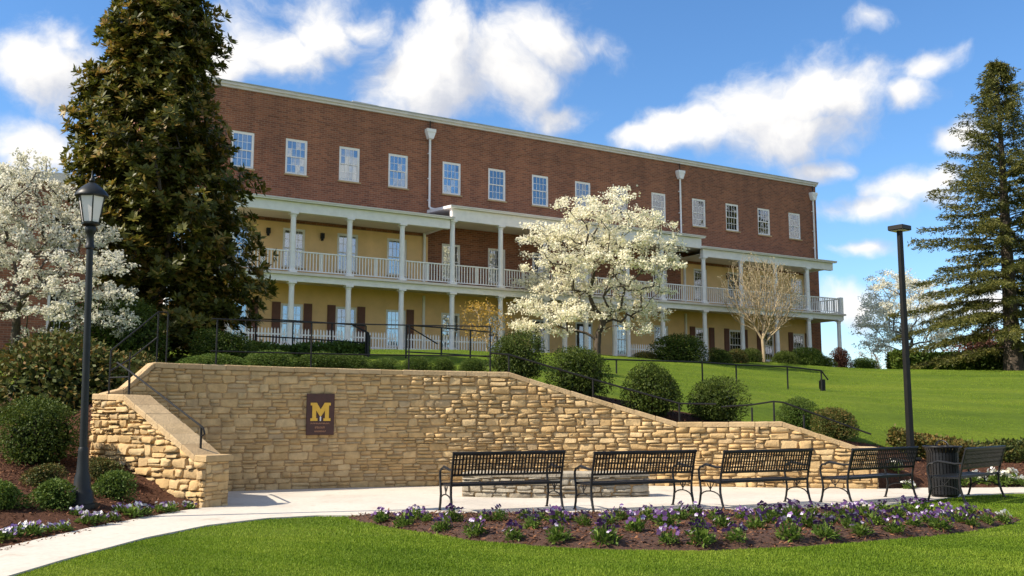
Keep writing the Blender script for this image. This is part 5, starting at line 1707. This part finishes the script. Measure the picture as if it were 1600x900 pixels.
# ------------------------------------------------------------------ bushes and hedges
def bush_meshes(seed, mat, n=5200, leaf=(.045, .085), lump=.24, squash=1.0):
    """unit bush: radius about 1, base at z = 0; leaves through an uneven shell, and twigs inside"""
    r = np.random.default_rng(seed)
    d = r.normal(size=(n, 3)); d /= np.linalg.norm(d, axis=1, keepdims=True); d[:, 2] = np.where(d[:, 2] < -.55, -d[:, 2], d[:, 2])
    k = r.normal(size=(14, 3)); k /= np.linalg.norm(k, axis=1, keepdims=True)
    sw = 1 + lump * (np.maximum(0, d @ k.T) ** 6 * r.uniform(-1, 1.2, 14)).sum(1)
    s = sw * (1 - .34 * r.random(n) ** 1.6) + r.normal(0, .025, n) + .10 * r.random(n) ** 14
    P = d * s[:, None]; P[:, 2] = (P[:, 2] + .62) / 1.62 * 1.62
    D = d * .8 + r.normal(0, .6, (n, 3)); U = r.normal(size=(n, 3)) * .6 + d
    V, F = cards(P, D, U, r.uniform(*leaf, n), r.uniform(leaf[0] * .6, leaf[1] * .6, n), .15)
    var = np.clip(.28 + .40 * r.random(n) + .35 * (r.random(n) < .16), 0, 1)
    fol = np_mesh('foliage', V, F, mat, np.repeat(var, 4))
    mb = MB()
    for i in range(34):
        q = r.normal(size=3); q /= np.linalg.norm(q); q[2] = abs(q[2]) * .9 + .1
        mb.tube([(q[0] * .05, q[1] * .05, -.05), (q[0] * .4, q[1] * .4, .35 + q[2] * .3), (q[0] * .80, q[1] * .80, .62 + q[2] * .78)], [.022, .014, .006], 4, False)
    # dense inner growth
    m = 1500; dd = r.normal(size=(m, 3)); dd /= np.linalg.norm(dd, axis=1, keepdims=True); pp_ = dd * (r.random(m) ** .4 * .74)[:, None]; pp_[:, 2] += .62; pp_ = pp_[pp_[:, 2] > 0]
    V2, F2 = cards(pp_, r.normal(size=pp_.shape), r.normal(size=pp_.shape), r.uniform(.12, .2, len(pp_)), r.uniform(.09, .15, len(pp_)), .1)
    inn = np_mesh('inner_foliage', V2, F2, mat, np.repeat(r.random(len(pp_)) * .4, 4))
    return fol, inn, mb.mesh('stem', M['bark'])


BUSH = {'box': [bush_meshes(i, M['box'], 6500) for i in range(3)], 'rust': [bush_meshes(10 + i, M['rust'], 7000, (.05, .10), .22) for i in range(2)],
        'small': [bush_meshes(20 + i, M['hedge'], 2200, (.09, .20), .25) for i in range(2)], 'smallrust': [bush_meshes(25, M['rust'], 2200, (.08, .18), .25)], 'red': [bush_meshes(30, M['redleaf'], 3500, (.06, .12), .25)],
        'fine': [bush_meshes(40 + i, M['hedge'], 6500, (.05, .09), .14) for i in range(2)]}
bcount = 0


def bush(name, label, X, Y, r, h, kind, zoff=0.0, ry=None, group=None, z=None):
    global bcount
    bcount += 1
    z = hz(X, Y) if z is None else z
    o = empty(name, (X, Y, z - .03 + zoff), bcount * 1.7); tag(o, label, 'shrub', group)
    f, inn, st = BUSH[kind][bcount % len(BUSH[kind])]
    q = random.Random(bcount * 31); o.rotation_euler = (q.uniform(-.10, .10), q.uniform(-.10, .10), bcount * 1.7 if ry is None else q.choice((0, math.pi)))
    sc = (r * q.uniform(.92, 1.08), (ry or r) * q.uniform(.9, 1.08), h / 1.62)
    link('foliage', f, o, scale=sc); link('inner_foliage', inn, o, scale=sc); link('stem', st, o, scale=sc)
    return o


def bpx(name, label, cx, base, wpx, hpx, Y, kind, group=None, ry=None):
    """a bush whose picture centre is cx, base row, width and height in picture units, at distance Y"""
    lo, hi = (Y - 1.3, Y + 1.3) if Y < 20 else (Y - .25, Y + 2.0)
    if Y < 40:                                                   # settle it on the ground
        ys = np.linspace(lo, hi, 40); gaps = [abs(at(cx, base, y)[2] - hz(at(cx, base, y)[0], y)) + .05 * abs(y - Y) for y in ys]; Y = float(ys[int(np.argmin(gaps))])
    p = at(cx, base, Y); s = Y / FPX; g = hz(p[0], Y)
    if p[2] > g: hpx += (p[2] - g) / s * .8; p[2] = g
    return bush(name, label, p[0], Y, wpx * s / 2, hpx * s, kind, group=group, z=p[2], ry=ry)


CB = 'clipped round bushes along the sloping wall'
bpx('boxwood', 'clipped round bush at the top of the sloping wall, leftmost of the row of four', 809, 592, 84, 72, 22.5, 'box', CB)
bpx('boxwood', 'clipped round bush second from the top of the sloping wall', 905, 616, 88, 74, 22.3, 'box', CB)
bpx('boxwood', 'largest clipped round bush, third down the sloping wall above the second bench', 1023, 646, 98, 82, 22.2, 'box', CB)
bpx('boxwood', 'clipped round bush lowest on the sloping wall, above the third bench', 1117, 657, 86, 66, 22.4, 'box', CB)
bpx('shrub', 'low loose shrub behind the level end of the stone wall', 1245, 668, 58, 46, 21.8, 'fine')
bpx('shrub', 'low bronze shrub beside the rail above the short wing wall', 1305, 682, 66, 46, 22.0, 'rust')
bpx('boxwood', 'large clipped round bush in the mulch left of the lamp post', 64, 722, 128, 98, 15.9, 'box')
bpx('shrub', 'big spreading bronze green bush behind the lamp post', 95, 700, 250, 180, 20.6, 'rust', ry=1.3)
bpx('shrub', 'dark bronze bush against the upper end of the wing wall', 190, 690, 110, 130, 22.4, 'rust', ry=.9)
bpx('shrub', 'small green shrub in the mulch just left of the lamp post', 80, 792, 62, 44, 13.9, 'small')
bpx('shrub', 'small bronze shrub in the mulch behind the small green one by the lamp post', 68, 757, 60, 34, 15.6, 'smallrust')
bpx('shrub', 'small green shrub in the mulch at the left edge', 4, 795, 56, 44, 13.4, 'small')
bpx('shrub', 'small bronze shrub at the foot of the wing wall', 163, 748, 48, 34, 16.2, 'smallrust')
bpx('shrub', 'small dark green shrub right of the lamp post base', 175, 777, 54, 42, 15.1, 'small')
LG = 'low clipped bushes on top of the curved wall'
for i, (cx, base, w, h, lab) in enumerate([(335, 578, 110, 26, 'low bright green hedge bush at the left on top of the curved wall'), (420, 580, 84, 34, 'low dark hedge bush second from the left on top of the curved wall'),
                                           (492, 582, 80, 32, 'low hedge bush third from the left on top of the curved wall'), (545, 583, 74, 32, 'low hedge bush left of the gap before the porch steps'),
                                           (600, 584, 48, 26, 'small round bush right of the gap before the porch steps'), (650, 584, 46, 28, 'small round bush on the wall before the left downspout'),
                                           (692, 584, 42, 26, 'small round bush on the wall left of the ochre shrub'), (738, 584, 46, 26, 'loose green bush on the wall beside the first large round bush')]):
    bpx('low_bush', lab, cx, base, w, h, 21.3 if cx > 500 else 20.9, 'fine', LG, ry=.38)
PG = 'shrubs planted along the porch'
for cx, base, w, h, Y, kind, lab in [(1062, 572, 92, 50, 50, 'box', 'large dark shrub before the porch right of the cream tree'), (1125, 574, 40, 32, 52, 'box', 'small dark round shrub before the porch, left of the bare tree'),
                                     (1150, 575, 46, 28, 54, 'rust', 'bronze shrub before the porch beside the bare tree'), (1172, 574, 40, 30, 56, 'box', 'dark shrub behind the trunk of the bare tree'),
                                     (1225, 576, 48, 30, 57, 'box', 'dark green shrub right of the bare tree trunk'), (1262, 577, 60, 34, 58, 'fine', 'green mounded shrub at the right end of the porch'),
                                     (1316, 578, 30, 34, 60, 'red', 'dark red shrub at the far corner of the porch'), (1350, 579, 44, 20, 60, 'fine', 'low green shrub right of the dark red shrub'),
                                     (1010, 570, 46, 20, 50, 'rust', 'low bronze shrub at the foot of the cream tree'), (850, 570, 40, 18, 46, 'rust', 'low reddish shrub left of the cream tree trunk'),
                                     (1285, 578, 40, 22, 58, 'fine', 'small green shrub before the end column of the porch')]:
    bpx('shrub', lab, cx, base, w, h, Y, kind, PG)
bpx('shrub', 'reddish leafed shrub under the spruce at the right', 1545, 560, 100, 50, 78, 'red')
bpx('shrub', 'dense dark shrub under the left side of the tall evergreen tree', 185, 570, 130, 110, 26.5, 'box')
bpx('shrub', 'dark shrub under the right side of the tall evergreen tree', 350, 572, 110, 60, 27.5, 'box')


def hedge(name, label, p0, p1, w, h, kind, leaf=(.10, .2), n=9000, group=None, wob=.12):
    p0 = np.array(p0, float); p1 = np.array(p1, float); L = np.linalg.norm(p1 - p0); a = math.atan2(p1[1] - p0[1], p1[0] - p0[0])
    o = empty(name, (p0[0], p0[1], hz(*p0)), a); tag(o, label, 'hedge', group)
    u = rng.uniform(0, L, n); w2 = rng.uniform(-w / 2, w / 2, n); v = rng.uniform(0, h, n); face = rng.choice(4, n, p=[.38, .38, .12, .12])
    inset = rng.random(n) ** 2 * .3 * min(w, h)
    bulge = wob * (np.sin(u * 2.1) * .5 + np.sin(u * 4.7 + 1) * .3 + np.sin(u * .8 + 2) * .6)
    v = np.where(face == 1, h - inset, v); w2 = np.where(face == 0, -w / 2 + inset, np.where(face == 3, w / 2 - inset, w2)); u = np.where(face == 2, np.where(u < L / 2, inset, L - inset), u)
    rnd = np.maximum(0, v - h * .7) / (h * .3); w2 = w2 * (1 - .25 * rnd ** 2)
    c, s = math.cos(a), math.sin(a)
    gz = height(p0[0] + u * c - w2 * s, p0[1] + u * s + w2 * c) - hz(*p0)
    P = np.stack([u, w2 - bulge * .4, v + gz + bulge * (v / h) * .6], 1) + rng.normal(0, .03, (n, 3))
    D = rand_unit(n) + np.array([0, -.3, .3]); 
    V, F = cards(P, D, rand_unit(n) + np.array([0, -.4, .5]), rng.uniform(*leaf, n), rng.uniform(leaf[0] * .6, leaf[1] * .6, n), .15)
    patch = .5 + .3 * np.sin(u * 1.3 + v * 2) * np.sin(u * .47 + 1)
    link('foliage', np_mesh('foliage', V, F, M[kind], np.repeat(np.clip(patch * .6 + .45 * rng.random(n), 0, 1), 4)), o)
    mb = MB(); m = 24; vs = []
    for i in range(m + 1):
        uu = L * (.02 + .96 * i / m); g = hz(p0[0] + uu * c, p0[1] + uu * s) - hz(*p0)
        vs += [(uu, -w * .36, g - .2), (uu, w * .36, g - .2), (uu, w * .30, g + h * .82), (uu, -w * .30, g + h * .82)]
    fs = [(0, 1, 2, 3), (m * 4 + 3, m * 4 + 2, m * 4 + 1, m * 4)]
    for i in range(m):
        for k in range(4): k2 = (k + 1) % 4; fs.append((i * 4 + k, i * 4 + 4 + k, i * 4 + 4 + k2, i * 4 + k2))
    mb.cv = .08; mb.add(vs, fs); mb.build('inner_growth', M[kind], o)
    return o


def PX(px_, Y): return ((px_ - 800) / FPX * Y, Y)


hedge('hedge', 'long clipped green hedge along the top of the right lawn below the spruce', PX(1392, 64), PX(1680, 64), 1.6, 1.12, 'hedge', (.16, .30), 9000)
hedge('hedge', 'bronze tipped low hedge at the foot of the lawn behind the litter bin', PX(1395, 22.9), PX(1700, 23.4), .8, .30, 'rust', (.05, .11), 22000)
hedge('hedge', 'low clipped green hedge along the terrace left of the porch steps', PX(330, 29.5), PX(570, 31.5), .8, .42, 'hedge', (.07, .14), 6000)

# ------------------------------------------------------------------ pansies
def pansy_kit(seed, petal, nf, r_=.13, h=.17, full=True):
    r = np.random.default_rng(seed); n = 150
    d = r.normal(size=(n, 3)); d[:, 2] = np.abs(d[:, 2]) * .9; d /= np.linalg.norm(d, axis=1, keepdims=True)
    P = d * np.array([r_, r_, h]) * r.uniform(.25, .95, (n, 1)); D = d + r.normal(0, .5, (n, 3)); D[:, 2] += .25
    V, F = cards(P, D, r.normal(size=(n, 3)) * .4 + [0, 0, 1], r.uniform(.04, .085, n), r.uniform(.02, .04, n), .15)
    fol = np_mesh('foliage', V, F, M['pansyleaf'], np.repeat(r.random(n), 4))
    Vs, Fs, vr = [], [], []; b = 0; mb = MB()
    for i in range(nf):
        a = r.uniform(0, 2 * math.pi); rr = r_ * 1.05 * math.sqrt(r.random()); c = np.array([rr * math.cos(a), rr * math.sin(a), h * (1.05 - .35 * (rr / r_) ** 2) + r.uniform(.01, .07)])
        fdir = np.array([c[0] * 2 + r.normal(0, .3), c[1] * 2 - .55 + r.normal(0, .3), .55]); fdir /= np.linalg.norm(fdir)
        t1 = np.cross(fdir, [0, 0, 1]); t1 /= np.linalg.norm(t1); t2 = np.cross(t1, fdir); tone = r.random(); s = r.uniform(.021, .032)
        for k in range(5):
            w = math.pi / 2 + k * 2 * math.pi / 5; e = t1 * math.cos(w) + t2 * math.sin(w); f = np.cross(fdir, e)
            q = [c, c + e * s * .6 + f * s * .55 + fdir * .004, c + e * s * 1.15, c + e * s * .6 - f * s * .55 + fdir * .004]
            Vs += q; Fs.append((b, b + 1, b + 2, b + 3)); b += 4; vr += [np.clip(tone + r.normal(0, .08) + (.25 if k in (2, 3) and tone > .7 else 0), 0, 1)] * 4
        mb.tube([(c[0] * .4, c[1] * .4, 0), (c[0] * .9, c[1] * .9, c[2] * .6), tuple(c - fdir * .004)], .0025, 3, False)
    return fol, np_mesh('blossoms', np.array(Vs), np.array(Fs), petal, np.array(vr)), mb.mesh('stems', M['pansyleaf'])


PANSY = {'p': [pansy_kit(i, M['purple'], 17 + 3 * (i % 2), h=.14) for i in range(4)], 'l': [pansy_kit(10 + i, M['lilac'], 15, h=.10) for i in range(3)], 'w': [pansy_kit(20 + i, M['whitepetal'], 22, h=.13) for i in range(2)]}


def pansy(px_, py_, kind, size, label, group, zfun, jit):
    # foot on the bed: solve for the distance at which the sightline meets it
    Y = 13.0
    for _ in range(30):
        p = at(px_, py_, Y); g = zfun(p[0], Y); Y += (p[2] - g) * (6 if kind != 'w' else 8) * .5
        Y = min(max(Y, 9), 24)
    p = at(px_, py_, Y)
    r = random.Random(jit); o = empty('pansy', (p[0], Y, zfun(p[0], Y)), r.uniform(0, 6.28)); tag(o, label, 'flower', group)
    k = PANSY[kind][jit % len(PANSY[kind])]; s = size * r.uniform(.70, 1.08)
    for nm, me in zip(('foliage', 'blossoms', 'stems'), k): link(nm, me, o, scale=(s, s, s * r.uniform(.95, 1.15)))


FRONT = [(595, 816, 1.0), (631, 822, 1.0), (650, 811, .9), (690, 829, 1.05), (668, 815, .9), (708, 815, 1.0), (742, 837, 1.1), (756, 814, 1.0), (780, 814, .9), (803, 843, 1.1), (818, 812, .9), (830, 826, 1.0), (845, 813, .8), (872, 846, 1.2), (870, 817, 1.05),
         (890, 815, .9), (912, 821, 1.0), (946, 849, 1.25), (950, 820, 1.0), (970, 812, .9), (992, 831, 1.1), (1012, 813, 1.0), (1045, 849, 1.2), (1040, 823, 1.15), (1062, 812, 1.0), (1096, 850, 1.2), (1092, 824, 1.1), (1085, 808, 1.0), (1118, 812, 1.1), (1130, 824, 1.2), (1149, 846, 1.25),
         (1160, 812, 1.1), (1182, 826, 1.3), (1196, 808, 1.1), (1205, 818, 1.1), (1232, 842, 1.25), (1238, 818, 1.25), (1222, 806, 1.1), (1262, 824, 1.2), (1268, 806, 1.1), (1290, 840, 1.2), (1296, 818, 1.25), (1306, 803, 1.15), (1325, 812, 1.2), (1330, 826, 1.1), (1346, 836, 1.15), (1350, 808, 1.2), (1370, 820, 1.2),
         (1378, 800, 1.1), (1398, 832, 1.1), (1402, 812, 1.2), (1412, 800, 1.1), (1428, 822, 1.1), (1440, 806, 1.15), (1452, 818, 1.1), (1470, 827, 1.1), (1478, 808, 1.0), (1498, 816, 1.0), (1518, 822, .95), (1512, 808, .9), (1542, 817, .9)]
ORD = ['first', 'second', 'third', 'fourth', 'fifth', 'sixth', 'seventh', 'eighth', 'ninth', 'tenth', 'eleventh', 'twelfth', 'thirteenth', 'fourteenth', 'fifteenth', 'sixteenth', 'seventeenth', 'eighteenth', 'nineteenth', 'twentieth'] + ['twenty ' + w for w in ('first', 'second', 'third', 'fourth', 'fifth', 'sixth', 'seventh', 'eighth', 'ninth')] + ['thirtieth']
rowof = lambda y: 'front' if y > 833 else ('middle' if y > 817 else 'back')
for i, (x, y, s) in enumerate(FRONT):
    k = sum(1 for q in FRONT if rowof(q[1]) == rowof(y) and q[0] < x)
    pansy(x, y, 'p', s, f'{ORD[k]} purple pansy clump from the left in the {rowof(y)} row of the kidney bed', 'purple pansies in the kidney shaped bed', bed_z, i)
pansy(1568, 816, 'w', .9, 'pale cream pansy clump at the right tip of the kidney shaped bed', None, bed_z, 3)
LILAC = [(5, 846, 1.0), (24, 838, .9), (48, 836, 1.1), (76, 832, .8), (98, 829, 1.15), (135, 819, 1.0), (152, 817, 1.0), (176, 813, 1.1), (206, 806, 1.1), (226, 804, 1.1), (250, 799, 1.0), (266, 799, 1.0), (294, 796, 1.0), (186, 800, .8), (120, 806, .8)]
for i, (x, y, s) in enumerate(LILAC):
    pansy(x, y, 'l', s, ORD[sum(1 for q in LILAC if q[0] < x)] + ' white and violet pansy clump from the left along the path', 'white and violet pansies along the path', lambda a, b: hz(a, b), i)
WHITE = [(1400, 757, 1.2), (1420, 758, 1.0), (1502, 758, 1.2), (1524, 759, 1.4), (1536, 757, 1.3), (1556, 759, 1.5), (1568, 757, 1.4), (1596, 758, 1.4), (1582, 752, 1.2)]
for i, (x, y, s) in enumerate(WHITE):
    pansy(x, y, 'w', s, ORD[sum(1 for q in WHITE if q[0] < x)] + ' white pansy clump from the left in the mulch strip behind the litter bin', 'white pansies behind the litter bin', lambda a, b: hz(a, b), i)
